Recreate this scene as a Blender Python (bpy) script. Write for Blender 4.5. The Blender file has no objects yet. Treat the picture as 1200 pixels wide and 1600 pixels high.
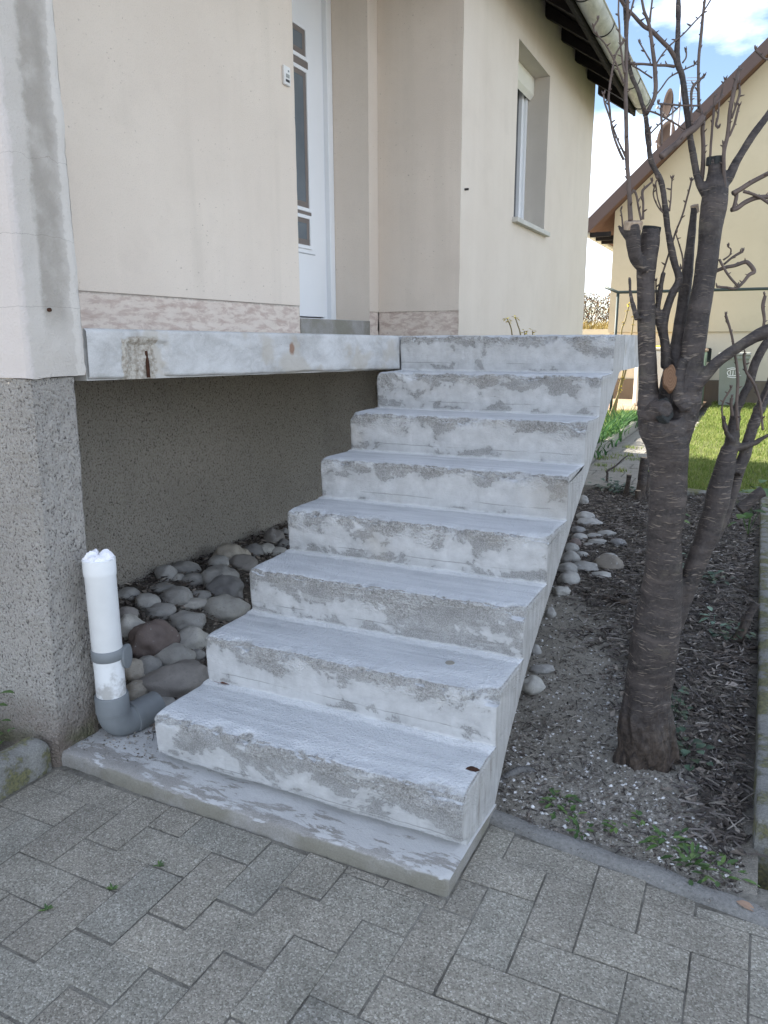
import bpy, bmesh, math, random
from mathutils import Vector, Matrix, noise as mn
R = math.radians
random.seed(7)
scene = bpy.context.scene
col = scene.collection

# ------------------------------------------------------------------ camera
CAM = Vector((1.70551, -1.72771, 1.38272))
FW = Vector((-0.42831583, 0.87584164, -0.22236677))
RT = Vector((0.89871508, 0.43851583, -0.0038831))
UP = Vector((-0.09411037, 0.20150756, 0.97495535))
FPX = 1182.74
cd = bpy.data.cameras.new('camera')
cam = bpy.data.objects.new('camera', cd); col.objects.link(cam)
cam.matrix_world = Matrix(((RT.x, UP.x, -FW.x, CAM.x), (RT.y, UP.y, -FW.y, CAM.y), (RT.z, UP.z, -FW.z, CAM.z), (0, 0, 0, 1)))
cd.sensor_width = 36; cd.sensor_fit = 'AUTO'; cd.lens = 36 * FPX / 1600
cd.clip_start = 0.05; cd.clip_end = 800
scene.camera = cam
FH = Vector((FW.x, FW.y, 0)).normalized()

# ------------------------------------------------------------------ world, sun, exposure
SUN_EL = R(34); SUN_DIR = Vector((-0.995, 0.10, 0)).normalized()
w = bpy.data.worlds.new('World'); scene.world = w; w.use_nodes = True
wt = w.node_tree; wt.nodes.clear()
wo = wt.nodes.new('ShaderNodeOutputWorld'); bg = wt.nodes.new('ShaderNodeBackground')
sky = wt.nodes.new('ShaderNodeTexSky'); sky.sky_type = 'NISHITA'; sky.sun_disc = False
sky.sun_elevation = SUN_EL; sky.sun_rotation = math.atan2(SUN_DIR.x, SUN_DIR.y)
sky.air_density = 1.0; sky.dust_density = 0.6; sky.ozone_density = 1.2
tc = wt.nodes.new('ShaderNodeTexCoord'); mp = wt.nodes.new('ShaderNodeMapping')
mp.inputs['Scale'].default_value = (1, 1, 2.4); mp.inputs['Location'].default_value = (2.1, 0.4, 0.7)
nz = wt.nodes.new('ShaderNodeTexNoise'); nz.inputs['Scale'].default_value = 2.3; nz.inputs['Detail'].default_value = 9; nz.inputs['Roughness'].default_value = 0.56
cr = wt.nodes.new('ShaderNodeValToRGB'); cr.color_ramp.elements[0].position = 0.44; cr.color_ramp.elements[1].position = 0.60
cr.color_ramp.elements[1].color = (0.9, 0.9, 0.9, 1)
mx = wt.nodes.new('ShaderNodeMix'); mx.data_type = 'RGBA'
mx.inputs[7].default_value = (12.5, 13.6, 15.7, 1)
wt.links.new(tc.outputs['Generated'], mp.inputs[0]); wt.links.new(mp.outputs[0], nz.inputs['Vector'])
wt.links.new(nz.outputs['Fac'], cr.inputs[0])
sx = wt.nodes.new('ShaderNodeSeparateXYZ'); wt.links.new(tc.outputs['Generated'], sx.inputs[0])
thin = wt.nodes.new('ShaderNodeMapRange'); thin.inputs[1].default_value = 0.3; thin.inputs[2].default_value = 1.0; thin.inputs[3].default_value = 1.0; thin.inputs[4].default_value = 0.40
wt.links.new(sx.outputs[2], thin.inputs[0])
ml = wt.nodes.new('ShaderNodeMath'); ml.operation = 'MULTIPLY'; wt.links.new(cr.outputs[0], ml.inputs[0]); wt.links.new(thin.outputs[0], ml.inputs[1])
wt.links.new(ml.outputs[0], mx.inputs[0])
wt.links.new(sky.outputs[0], mx.inputs[6]); wt.links.new(mx.outputs[2], bg.inputs[0]); wt.links.new(bg.outputs[0], wo.inputs[0])
bg.inputs[1].default_value = 0.066
sd = bpy.data.lights.new('sun', 'SUN'); sd.energy = 5.0; sd.angle = R(0.53); sd.color = (1.0, 0.93, 0.82)
so = bpy.data.objects.new('sun', sd); col.objects.link(so)
tosun = Vector((SUN_DIR.x * math.cos(SUN_EL), SUN_DIR.y * math.cos(SUN_EL), math.sin(SUN_EL)))
so.rotation_euler = tosun.to_track_quat('Z', 'Y').to_euler(); so.location = (-20, 5, 20)
vs = scene.view_settings
scene.display_settings.display_device = 'sRGB'
vs.view_transform = 'Standard'; vs.look = 'None'; vs.gamma = 1; vs.exposure = 1.93; vs.use_curve_mapping = False
scene.cycles.max_bounces = 8; scene.cycles.diffuse_bounces = 5

# ------------------------------------------------------------------ pixel to point helpers (photo pixels, 1200 x 1600)
def ray(u, v):
    return (FW + RT * ((u - 600) / FPX) - UP * ((v - 800) / FPX))
def at(u, v, d):
    r = ray(u, v); return CAM + r * (d / r.dot(FH))
def onz(u, v, z):
    r = ray(u, v); return CAM + r * ((z - CAM.z) / r.z)
def pxm(P):
    return (P - CAM).dot(FW) / FPX            # metres per photo pixel at P

# ------------------------------------------------------------------ node helpers
class NT:
    def __init__(s, name, rough=0.9, spec=0.3):
        s.m = bpy.data.materials.new(name); s.m.use_nodes = True
        s.t = s.m.node_tree; s.b = s.t.nodes['Principled BSDF']
        s.b.inputs['Roughness'].default_value = rough
        s.b.inputs['Specular IOR Level'].default_value = spec
        s._oc = None
    def new(s, k, **kw):
        n = s.t.nodes.new(k)
        for a, b in kw.items(): setattr(n, a, b)
        return n
    def set(s, sock, v):
        if hasattr(v, 'is_linked'): s.t.links.new(v, sock)
        elif isinstance(v, (tuple, list)) and len(v) == 3 and sock.type == 'RGBA': sock.default_value = (*v, 1)
        else: sock.default_value = v
    def obj(s):
        if s._oc is None: s._oc = s.new('ShaderNodeTexCoord')
        return s._oc.outputs['Object']
    def geo(s, k): return s.new('ShaderNodeNewGeometry').outputs[k]
    def oinfo(s, k): return s.new('ShaderNodeObjectInfo').outputs[k]
    def xyz(s, v):
        n = s.new('ShaderNodeSeparateXYZ'); s.set(n.inputs[0], v); return n.outputs
    def comb(s, x, y, z):
        n = s.new('ShaderNodeCombineXYZ')
        for i, q in enumerate((x, y, z)): s.set(n.inputs[i], q)
        return n.outputs[0]
    def mapv(s, v, sc=(1, 1, 1), loc=(0, 0, 0)):
        n = s.new('ShaderNodeMapping'); s.set(n.inputs[0], v); n.inputs['Scale'].default_value = sc
        s.set(n.inputs['Location'], loc); return n.outputs[0]
    def noise(s, v, scale, detail=4, rough=0.55, dist=0.0, color=False):
        n = s.new('ShaderNodeTexNoise'); s.set(n.inputs['Vector'], v); n.inputs['Scale'].default_value = scale
        n.inputs['Detail'].default_value = detail; n.inputs['Roughness'].default_value = rough; n.inputs['Distortion'].default_value = dist
        return n.outputs['Color' if color else 'Fac']
    def vor(s, v, scale, out='Distance', feat='F1', rnd=1.0):
        n = s.new('ShaderNodeTexVoronoi', feature=feat); s.set(n.inputs['Vector'], v); n.inputs['Scale'].default_value = scale
        n.inputs['Randomness'].default_value = rnd
        return n.outputs[out]
    def math(s, op, a, b=0.0, c=None, clamp=False):
        n = s.new('ShaderNodeMath', operation=op); n.use_clamp = clamp
        s.set(n.inputs[0], a); s.set(n.inputs[1], b)
        if c is not None: s.set(n.inputs[2], c)
        return n.outputs[0]
    def vmath(s, op, a, b):
        n = s.new('ShaderNodeVectorMath', operation=op); s.set(n.inputs[0], a); s.set(n.inputs[1], b); return n.outputs[0]
    def step(s, v, lo, hi):
        n = s.new('ShaderNodeMapRange', interpolation_type='SMOOTHSTEP'); s.set(n.inputs[0], v)
        n.inputs[1].default_value = lo; n.inputs[2].default_value = hi
        return n.outputs[0]
    def ramp(s, f, stops):
        n = s.new('ShaderNodeValToRGB'); s.set(n.inputs[0], f); e = n.color_ramp.elements
        while len(e) < len(stops): e.new(0.5)
        for q, (p, c) in zip(e, stops): q.position = p; q.color = (*c, 1) if len(c) == 3 else c
        return n.outputs[0]
    def mix(s, f, a, b, bt='MIX'):
        n = s.new('ShaderNodeMix', data_type='RGBA', blend_type=bt); s.set(n.inputs[0], f); s.set(n.inputs[6], a); s.set(n.inputs[7], b)
        return n.outputs[2]
    def scale(s, c, f):
        return s.mix(1.0, c, s.comb(f, f, f), 'MULTIPLY')
    def bump(s, h, strength=0.4, dist=0.01, prev=None):
        n = s.new('ShaderNodeBump'); n.inputs['Strength'].default_value = strength; n.inputs['Distance'].default_value = dist
        s.set(n.inputs['Height'], h)
        if prev is not None: s.set(n.inputs['Normal'], prev)
        return n.outputs[0]
    def out(s, c=None, n=None, r=None):
        if c is not None: s.set(s.b.inputs['Base Color'], c)
        if n is not None: s.set(s.b.inputs['Normal'], n)
        if r is not None: s.set(s.b.inputs['Roughness'], r)
        return s.m

def plain(name, c, rough=0.6, spec=0.4, metal=0.0, var=0.12, sc=8.0, bmp=0.15):
    n = NT(name, rough, spec); n.b.inputs['Metallic'].default_value = metal
    f = n.noise(n.obj(), sc, 6, 0.6); g = n.noise(n.obj(), sc * 14, 3)
    a = n.ramp(f, [(0.3, tuple(x * (1 - var) for x in c)), (0.7, tuple(min(1, x * (1 + var)) for x in c))])
    return n.out(a, n.bump(g, bmp, 0.002))

# ------------------------------------------------------------------ mesh helpers
class MB:
    def __init__(s): s.v = []; s.f = []
    def add(s, v, f):
        o = len(s.v); s.v += [tuple(p) for p in v]; s.f += [tuple(i + o for i in q) for q in f]; return s
    def box(s, x0, y0, z0, x1, y1, z1, M=None):
        v = [Vector(p) for p in ((x0, y0, z0), (x1, y0, z0), (x1, y1, z0), (x0, y1, z0), (x0, y0, z1), (x1, y0, z1), (x1, y1, z1), (x0, y1, z1))]
        if M: v = [M @ p for p in v]
        return s.add(v, [(0, 3, 2, 1), (4, 5, 6, 7), (0, 1, 5, 4), (1, 2, 6, 5), (2, 3, 7, 6), (3, 0, 4, 7)])
    def bbox(s, x0, y0, z0, x1, y1, z1, b=0.005, M=None):   # box with bevelled edges
        bm = bmesh.new(); bmesh.ops.create_cube(bm, size=1)
        for q in bm.verts: q.co = Vector(((x0 + x1) / 2 + q.co.x * (x1 - x0), (y0 + y1) / 2 + q.co.y * (y1 - y0), (z0 + z1) / 2 + q.co.z * (z1 - z0)))
        bmesh.ops.bevel(bm, geom=bm.edges[:], offset=b, segments=2, profile=0.5, affect='EDGES')
        bm.verts.index_update()
        vs_ = [(M @ q.co) if M else q.co.copy() for q in bm.verts]
        s.add(vs_, [[q.index for q in f.verts] for f in bm.faces]); bm.free(); return s
    def prism(s, poly, a, b, axis='z'):
        def P(p, t): return {'z': (p[0], p[1], t), 'y': (p[0], t, p[1]), 'x': (t, p[0], p[1])}[axis]
        n = len(poly); v = [P(p, a) for p in poly] + [P(p, b) for p in poly]
        f = [tuple(range(n))[::-1], tuple(range(n, 2 * n))] + [(i, (i + 1) % n, n + (i + 1) % n, n + i) for i in range(n)]
        return s.add(v, f)
    def tube(s, pts, seg=8, cap=True, rough=0.0, seed=0.0):
        """pts: list of (Vector, radius)"""
        o = len(s.v); n = len(pts); prev = None
        for i, (P, r) in enumerate(pts):
            T = (pts[min(i + 1, n - 1)][0] - pts[max(i - 1, 0)][0]).normalized()
            if prev is None:
                a = Vector((1, 0, 0)) if abs(T.x) < 0.8 else Vector((0, 1, 0))
                prev = (a - T * a.dot(T)).normalized()
            else: prev = (prev - T * prev.dot(T)).normalized()
            B = T.cross(prev)
            for k in range(seg):
                an = 2 * math.pi * k / seg
                d = prev * math.cos(an) + B * math.sin(an)
                rr = r
                if rough: rr *= 1 + rough * mn.noise((P + d * r) * 14 + Vector((seed, 0, 0)))
                s.v.append(tuple(P + d * rr))
        for i in range(n - 1):
            for k in range(seg):
                a = o + i * seg + k; b = o + i * seg + (k + 1) % seg
                s.f.append((a, b, b + seg, a + seg))
        if cap:
            s.f.append(tuple(range(o, o + seg))[::-1]); s.f.append(tuple(range(o + (n - 1) * seg, o + n * seg)))
        return s
    def lathe(s, prof, c=(0, 0, 0), seg=24, M=None):
        o = len(s.v)
        for r, z in prof:
            for k in range(seg):
                a = 2 * math.pi * k / seg
                p = Vector((r * math.cos(a), r * math.sin(a), z)); p = (M @ p) if M else p + Vector(c)
                s.v.append(tuple(p))
        for i in range(len(prof) - 1):
            for k in range(seg):
                a = o + i * seg + k; b = o + i * seg + (k + 1) % seg
                s.f.append((a, b, b + seg, a + seg))
        return s
    def build(s, name, m, parent=None, smooth=False, origin=None):
        me = bpy.data.meshes.new(name)
        v = s.v if origin is None else [(p[0] - origin[0], p[1] - origin[1], p[2] - origin[2]) for p in s.v]
        me.from_pydata(v, [], s.f); me.validate(); me.update()
        bm = bmesh.new(); bm.from_mesh(me); bmesh.ops.recalc_face_normals(bm, faces=bm.faces); bm.to_mesh(me); bm.free()
        if smooth: me.polygons.foreach_set('use_smooth', [True] * len(me.polygons))
        return link(name, me, m, parent, origin)
def link(name, me, m, parent=None, origin=None):
    o = bpy.data.objects.new(name, me); col.objects.link(o)
    if m is not None and not me.materials: me.materials.append(m)
    if origin is not None: o.location = origin
    if parent is not None:
        o.parent = parent
        o.matrix_parent_inverse = pinv(parent)
    return o
def pinv(p):          # world matrix of the parent, inverted (a part's world matrix is its own basis)
    return Matrix.LocRotScale(p.location, p.rotation_euler, p.scale).inverted()
def tag(o, label=None, cat=None, group=None, kind=None):
    if label: o['label'] = label
    if cat: o['category'] = cat
    if group: o['group'] = group
    if kind: o['kind'] = kind
    return o
def thing(name, label, cat, loc=(0, 0, 0), group=None):
    o = bpy.data.objects.new(name, None); col.objects.link(o); o.location = loc; o.empty_display_size = 0.1
    return tag(o, label, cat, group)
def auto_smooth(o, ang=40):
    me = o.data; bm = bmesh.new(); bm.from_mesh(me)
    for f in bm.faces: f.smooth = True
    for e in bm.edges:
        if len(e.link_faces) == 2 and (e.calc_face_angle() > R(ang) or max(len(f.verts) for f in e.link_faces) > 8): e.smooth = False
    bm.to_mesh(me); bm.free()
def fb(P, f=1.0, o=4): return mn.fractal(P * f, 1.0, 2.0, o)
def cat(pts, n=6):
    """Catmull-Rom through (Vector, r) points"""
    out = []
    for i in range(len(pts) - 1):
        p = [pts[max(i - 1, 0)], pts[i], pts[i + 1], pts[min(i + 2, len(pts) - 1)]]
        for k in range(n):
            t = k / n; t2 = t * t; t3 = t2 * t
            c = (-0.5 * t3 + t2 - 0.5 * t, 1.5 * t3 - 2.5 * t2 + 1, -1.5 * t3 + 2 * t2 + 0.5 * t, 0.5 * t3 - 0.5 * t2)
            P = sum((p[j][0] * c[j] for j in range(4)), Vector()); r = sum(p[j][1] * c[j] for j in range(4))
            out.append((P, max(r, 0.0006)))
    out.append(pts[-1]); return out

# ------------------------------------------------------------------ materials
def m_step():
    n = NT('worn_concrete_step', 0.85, 0.35)
    P = n.obj(); rnd = n.oinfo('Random'); off = n.math('MULTIPLY', rnd, 37.0)
    x, y, z = n.xyz(P)[0:3]
    Q = n.comb(n.math('ADD', x, off), y, z)
    nz_ = n.xyz(n.geo('Normal'))
    # raw grey concrete with aggregate
    base = n.ramp(n.noise(Q, 9, 8, 0.6), [(0.3, (0.20, 0.196, 0.188)), (0.5, (0.30, 0.295, 0.285)), (0.72, (0.43, 0.423, 0.41))])
    ag = n.vor(Q, 130, 'Color'); agv = n.xyz(ag)[0]
    nos = n.step(n.math('ADD', z, n.math('ADD', n.math('MULTIPLY', n.noise(Q, 14, 5), 0.05), n.math('MULTIPLY', n.step(n.noise(Q, 3.0, 3), 0.45, 0.7), 0.07))), 0.158, 0.184)      # rough band at the nosing
    agc = n.ramp(agv, [(0.0, (0.16, 0.145, 0.13)), (0.35, (0.36, 0.34, 0.31)), (0.7, (0.50, 0.485, 0.45)), (1.0, (0.66, 0.65, 0.62))])
    base = n.mix(n.math('MULTIPLY', nos, 0.62), base, agc)
    fine = n.noise(Q, 240, 3, 0.7)
    base = n.mix(0.55, base, n.ramp(fine, [(0.36, (0.12, 0.117, 0.112)), (0.64, (0.46, 0.455, 0.445))]))
    # smooth filler patches on the riser, ragged trowelled edges
    W_ = n.comb(n.math('ADD', x, off), y, n.math('MULTIPLY', z, 1.25))
    pn = n.noise(W_, 6.5, 9, 0.62, 0.35)
    zb = n.math('SUBTRACT', 0.5, n.math('ABSOLUTE', n.math('MULTIPLY', n.math('SUBTRACT', z, 0.062), 3.6)))
    pn = n.math('ADD', pn, n.math('MULTIPLY', n.math('SUBTRACT', n.math('FRACT', n.math('MULTIPLY', rnd, 13.7)), 0.5), 0.15))
    pmv = n.math('ADD', n.math('ADD', pn, n.math('MULTIPLY', zb, 0.55)), n.math('MULTIPLY', n.math('SUBTRACT', n.noise(n.comb(n.math('MULTIPLY', n.math('ADD', x, off), 34), y, n.math('MULTIPLY', z, 46)), 1.0, 6, 0.7), 0.5), 0.20))
    pm = n.math('ADD', n.math('MULTIPLY', n.step(pmv, 0.655, 0.670), 0.5), n.math('MULTIPLY', n.step(pmv, 0.52, 0.80), 0.5))
    streak = n.noise(n.comb(n.math('MULTIPLY', n.math('ADD', x, off), 42), y, n.math('MULTIPLY', z, 9)), 1.0, 4)
    pc = n.ramp(n.noise(Q, 18, 5), [(0.3, (0.47, 0.47, 0.468)), (0.7, (0.60, 0.60, 0.597))])
    pc = n.mix(n.math('MULTIPLY', n.step(streak, 0.58, 0.72), 0.45), pc, (0.45, 0.445, 0.44))
    c = n.mix(pm, base, pc)
    # second lighter skim
    sk = n.step(n.noise(n.comb(n.math('MULTIPLY', n.math('ADD', x, off), 3), y, n.math('MULTIPLY', z, 22)), 2.2, 8, 0.62, 0.6), 0.56, 0.64)
    c = n.mix(n.math('MULTIPLY', sk, 0.35), c, (0.55, 0.548, 0.54))
    # band at the foot of the riser with a thin dark shuttering line
    wob = n.math('MULTIPLY', n.math('SUBTRACT', n.noise(Q, 7, 3), 0.5), 0.012)
    zz = n.math('ADD', z, wob)
    line = n.math('SUBTRACT', 1.0, n.step(n.math('ABSOLUTE', n.math('SUBTRACT', zz, 0.040)), 0.0008, 0.0026))
    line = n.math('MULTIPLY', line, n.step(n.noise(Q, 5, 3), 0.42, 0.56))
    c = n.mix(n.math('MULTIPLY', line, 0.6), c, (0.22, 0.215, 0.205))
    foot = n.math('SUBTRACT', 1.0, n.step(n.math('ADD', z, n.math('MULTIPLY', n.noise(Q, 20, 4), 0.014)), 0.010, 0.018))
    c = n.mix(n.math('MULTIPLY', foot, 0.6), c, (0.70, 0.70, 0.70))
    # damp ochre staining
    och = n.math('MULTIPLY', n.step(n.noise(Q, 2.6, 4), 0.56, 0.72), 0.30)
    c = n.mix(och, c, (0.40, 0.345, 0.265))
    # tread: smooth cement screed with drag marks along the width
    T = n.comb(n.math('MULTIPLY', n.math('ADD', x, off), 3.2), n.math('MULTIPLY', y, 26), 0.0)
    tr = n.ramp(n.noise(T, 1.0, 7, 0.6, 0.5), [(0.28, (0.46, 0.47, 0.485)), (0.48, (0.56, 0.57, 0.585)), (0.72, (0.69, 0.70, 0.71))])
    tr = n.mix(n.math('MULTIPLY', n.step(n.noise(Q, 5, 6, 0.6, 0.4), 0.42, 0.66), 0.45), tr, (0.60, 0.61, 0.625))
    spk = n.step(n.noise(Q, 150, 2, 0.5), 0.70, 0.76)
    tr = n.mix(n.math('MULTIPLY', spk, 0.5), tr, (0.25, 0.25, 0.25))
    edge = n.step(n.math('ADD', y, n.math('MULTIPLY', n.noise(Q, 16, 5), 0.05)), 0.268, 0.284)
    tr = n.mix(n.math('MULTIPLY', edge, 0.9), tr, (0.79, 0.795, 0.80))
    fl = n.step(n.noise(n.comb(n.math('MULTIPLY', n.math('ADD', x, off), 9), n.math('MULTIPLY', y, 60), 0.0), 1.0, 3), 0.70, 0.74)
    tr = n.mix(n.math('MULTIPLY', fl, 0.55), tr, (0.74, 0.745, 0.75))
    up = n.step(nz_[2], 0.72, 0.93)
    c = n.mix(up, c, tr)
    # sides: board marked, whitish and vertical
    sd_ = n.step(nz_[0], 0.75, 0.95)
    sc_ = n.ramp(n.noise(n.comb(0.0, n.math('MULTIPLY', n.math('ADD', y, off), 30), n.math('MULTIPLY', z, 6)), 1.0, 7, 0.65), [(0.25, (0.26, 0.235, 0.205)), (0.42, (0.42, 0.41, 0.395)), (0.7, (0.55, 0.545, 0.535))])
    c = n.mix(sd_, c, sc_)
    h = n.math('ADD', n.math('MULTIPLY', fine, 0.35), n.math('MULTIPLY', n.vor(Q, 130), n.math('MULTIPLY', nos, 0.9)))
    h = n.math('ADD', h, n.math('MULTIPLY', pm, 0.5))
    h = n.math('ADD', h, n.math('MULTIPLY', n.noise(Q, 60, 5, 0.65), 0.8))
    return n.out(c, n.bump(h, 0.8, 0.008), n.math('SUBTRACT', 0.88, n.math('MULTIPLY', up, 0.22)))

def m_slab():
    n = NT('weathered_concrete_slab', 0.9, 0.3); P = n.obj(); x, y, z = n.xyz(P)[0:3]
    c = n.ramp(n.noise(P, 7, 8, 0.62), [(0.3, (0.19, 0.168, 0.142)), (0.55, (0.29, 0.272, 0.25)), (0.75, (0.40, 0.385, 0.36))])
    fine = n.noise(P, 210, 3, 0.7)
    c = n.mix(0.45, c, n.ramp(fine, [(0.3, (0.2, 0.19, 0.175)), (0.7, (0.46, 0.45, 0.43))]))
    up = n.step(n.xyz(n.geo('Normal'))[2], 0.6, 0.9)
    S = n.comb(n.math('MULTIPLY', x, 2.2), n.math('MULTIPLY', y, 8), z)
    wm = n.step(n.math('ADD', n.noise(S, 3.2, 9, 0.7, 0.3), n.math('ADD', n.math('MULTIPLY', x, 0.06), n.math('MULTIPLY', y, 1.1))), 0.43, 0.50)
    c = n.mix(n.math('MULTIPLY', n.math('MULTIPLY', wm, up), 0.75), c, (0.56, 0.56, 0.555))
    moss = n.math('MULTIPLY', n.math('SUBTRACT', 1.0, up), n.step(n.noise(P, 4, 5), 0.38, 0.6))
    c = n.mix(n.math('MULTIPLY', moss, 0.6), c, (0.17, 0.155, 0.105))
    h = n.math('ADD', n.math('MULTIPLY', fine, 0.4), n.noise(P, 50, 5, 0.65))
    return n.out(c, n.bump(h, 0.5, 0.008))

def m_landing():
    n = NT('landing_concrete', 0.85, 0.35); P = n.obj(); x, y, z = n.xyz(P)[0:3]
    A = n.comb(n.math('MULTIPLY', x, 0.6), y, n.math('MULTIPLY', z, 1.6))
    c = n.ramp(n.noise(A, 7, 9, 0.64, 0.5), [(0.28, (0.29, 0.28, 0.265)), (0.44, (0.41, 0.405, 0.395)), (0.54, (0.49, 0.487, 0.48)), (0.72, (0.57, 0.57, 0.565))])
    fine = n.noise(P, 230, 3, 0.7)
    c = n.mix(0.22, c, n.ramp(fine, [(0.3, (0.3, 0.295, 0.29)), (0.7, (0.66, 0.66, 0.66))]))
    pit = n.step(n.noise(P, 95, 2), 0.73, 0.78); c = n.mix(n.math('MULTIPLY', pit, 0.7), c, (0.13, 0.115, 0.10))
    tan_ = n.math('MULTIPLY', n.step(n.noise(P, 3.6, 6), 0.54, 0.62), 0.6); c = n.mix(tan_, c, (0.40, 0.36, 0.30))
    d1 = n.math('ABSOLUTE', n.math('SUBTRACT', n.math('ADD', y, n.math('MULTIPLY', n.noise(P, 22, 4), 0.07)), 0.415))
    sp = n.math('MULTIPLY', n.math('SUBTRACT', 1.0, n.step(d1, 0.070, 0.078)), n.math('SUBTRACT', 1.0, n.step(n.math('ADD', z, n.math('MULTIPLY', n.noise(P, 16, 3), 0.05)), 1.412, 1.42)))
    ec = n.ramp(n.noise(P, 70, 4, 0.7), [(0.3, (0.20, 0.165, 0.125)), (0.6, (0.47, 0.44, 0.39)), (0.8, (0.58, 0.56, 0.52))])
    c = n.mix(sp, c, ec)
    dy_ = n.math('MULTIPLY', n.math('SUBTRACT', n.math('ADD', y, n.math('MULTIPLY', n.math('SUBTRACT', n.noise(P, 40, 3), 0.5), 0.03)), 1.155), 1.5)
    dz_ = n.math('SUBTRACT', z, 1.345)
    rb = n.math('SUBTRACT', 1.0, n.step(n.math('SQRT', n.math('ADD', n.math('MULTIPLY', dy_, dy_), n.math('MULTIPLY', dz_, dz_))), 0.016, 0.034))
    c = n.mix(n.math('MULTIPLY', rb, 0.85), c, (0.24, 0.13, 0.08))
    h = n.math('ADD', n.math('MULTIPLY', fine, 0.3), n.math('ADD', n.noise(P, 40, 5, 0.6), n.math('MULTIPLY', sp, -1.6)))
    h = n.math('ADD', h, n.math('MULTIPLY', n.math('MULTIPLY', sp, n.noise(P, 120, 4, 0.7)), 1.6))
    return n.out(c, n.bump(h, 0.5, 0.006))

def m_plaster(name, c0, c1, pits=True, streak=0.2, stip=150, dirt=(0.40, 0.36, 0.30), bstr=0.75):
    n = NT(name, 0.92, 0.2); P = n.obj(); x, y, z = n.xyz(P)[0:3]
    c = n.ramp(n.noise(P, 1.3, 6, 0.55), [(0.3, c0), (0.7, c1)])
    st = n.noise(n.comb(n.math('MULTIPLY', x, 5), n.math('MULTIPLY', y, 5), n.math('MULTIPLY', z, 0.35)), 1.0, 5, 0.55)
    c = n.mix(n.math('MULTIPLY', n.step(st, 0.5, 0.75), streak), c, dirt)
    c = n.mix(n.math('MULTIPLY', n.math('SUBTRACT', 1, n.step(st, 0.28, 0.46)), streak * 0.8), c, tuple(min(1, q * 1.12) for q in c1))
    g = n.noise(P, stip, 3, 0.6)
    h = g
    if pits:
        pm = n.math('MULTIPLY', n.step(n.noise(n.mapv(P, (1, 1, 1.5)), 58, 2, 0.45), 0.70, 0.73), n.step(n.noise(P, 2.6, 3), 0.40, 0.62))
        c = n.mix(n.math('MULTIPLY', pm, 0.65), c, tuple(q * 0.45 for q in c0))
        h = n.math('SUBTRACT', h, n.math('MULTIPLY', pm, 1.5))
    c = n.mix(n.math('MULTIPLY', n.step(g, 0.50, 0.72), 0.22), c, tuple(q * 0.7 for q in c0))
    bl = n.noise(P, 4.5, 6, 0.6); c = n.mix(n.math('MULTIPLY', n.step(bl, 0.5, 0.7), 0.14), c, tuple(q * 0.78 for q in c0))
    return n.out(c, n.bump(h, bstr, 0.004))

def m_pier():
    n = NT('pier_plaster', 0.92, 0.2); P = n.obj(); x, y, z = n.xyz(P)[0:3]
    c = n.ramp(n.noise(P, 3, 6, 0.6), [(0.3, (0.47, 0.435, 0.395)), (0.7, (0.55, 0.515, 0.475))])
    wob = n.math('MULTIPLY', n.math('SUBTRACT', n.noise(n.comb(0.0, 0.0, z), 3.2, 4), 0.5), 0.05)
    yy = n.math('ADD', y, n.math('ADD', wob, n.math('MULTIPLY', n.math('SUBTRACT', n.noise(P, 30, 5, 0.6), 0.5), 0.05)))
    stn = n.math('MULTIPLY', n.step(yy, 0.008, 0.035), n.math('SUBTRACT', 1.0, n.step(yy, 0.085, 0.15)))
    stn = n.math('MULTIPLY', stn, n.step(z, 1.36, 1.52))
    c = n.mix(n.math('MULTIPLY', n.math('MULTIPLY', stn, n.step(n.noise(P, 7, 5), 0.15, 0.55)), 0.78), c, (0.29, 0.265, 0.23))
    pk = n.math('MULTIPLY', n.math('SUBTRACT', 1.0, n.step(yy, -0.05, -0.035)), 0.5); c = n.mix(pk, c, (0.64, 0.58, 0.56))
    edge = n.step(yy, 0.128, 0.134); c = n.mix(n.math('MULTIPLY', edge, 0.6), c, (0.62, 0.585, 0.54))
    for z0, a in ((1.487, 0.012), (1.93, 0.03), (1.70, 0.02)):
        cr_ = n.math('ABSOLUTE', n.math('SUBTRACT', n.math('ADD', z, n.math('MULTIPLY', n.math('SUBTRACT', n.noise(P, 9, 6), 0.5), a * 3)), z0))
        c = n.mix(n.math('MULTIPLY', n.math('SUBTRACT', 1.0, n.step(cr_, 0.0004, 0.0012)), 0.45), c, (0.2, 0.18, 0.16))
    g = n.noise(P, 130, 4, 0.65)
    sp = n.step(g, 0.62, 0.7); c = n.mix(n.math('MULTIPLY', sp, 0.25), c, (0.25, 0.23, 0.2))
    return n.out(c, n.bump(n.math('ADD', g, n.noise(P, 20, 4)), 0.6, 0.006))

def m_skirting():
    n = NT('stripped_skirting_plaster', 0.9, 0.2); P = n.obj(); x, y, z = n.xyz(P)[0:3]
    A = n.comb(x, y, n.math('MULTIPLY', z, 1.6))
    c = n.ramp(n.noise(n.mapv(A, (1, 0.7, 1.5)), 13, 8, 0.66, 0.4), [(0.34, (0.49, 0.385, 0.33)), (0.46, (0.56, 0.46, 0.40)), (0.52, (0.66, 0.57, 0.495)), (0.72, (0.70, 0.62, 0.545))])
    g = n.noise(P, 140, 4, 0.65); c = n.mix(n.math('MULTIPLY', n.step(g, 0.58, 0.74), 0.35), c, (0.3, 0.25, 0.21))
    top = n.math('MULTIPLY', n.step(n.math('ADD', z, n.math('MULTIPLY', n.noise(P, 60, 3), 0.02)), 1.592, 1.606), 0.7)
    c = n.mix(top, c, (0.30, 0.27, 0.235))
    return n.out(c, n.bump(n.math('ADD', g, n.noise(A, 14, 6)), 0.5, 0.008))

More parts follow.
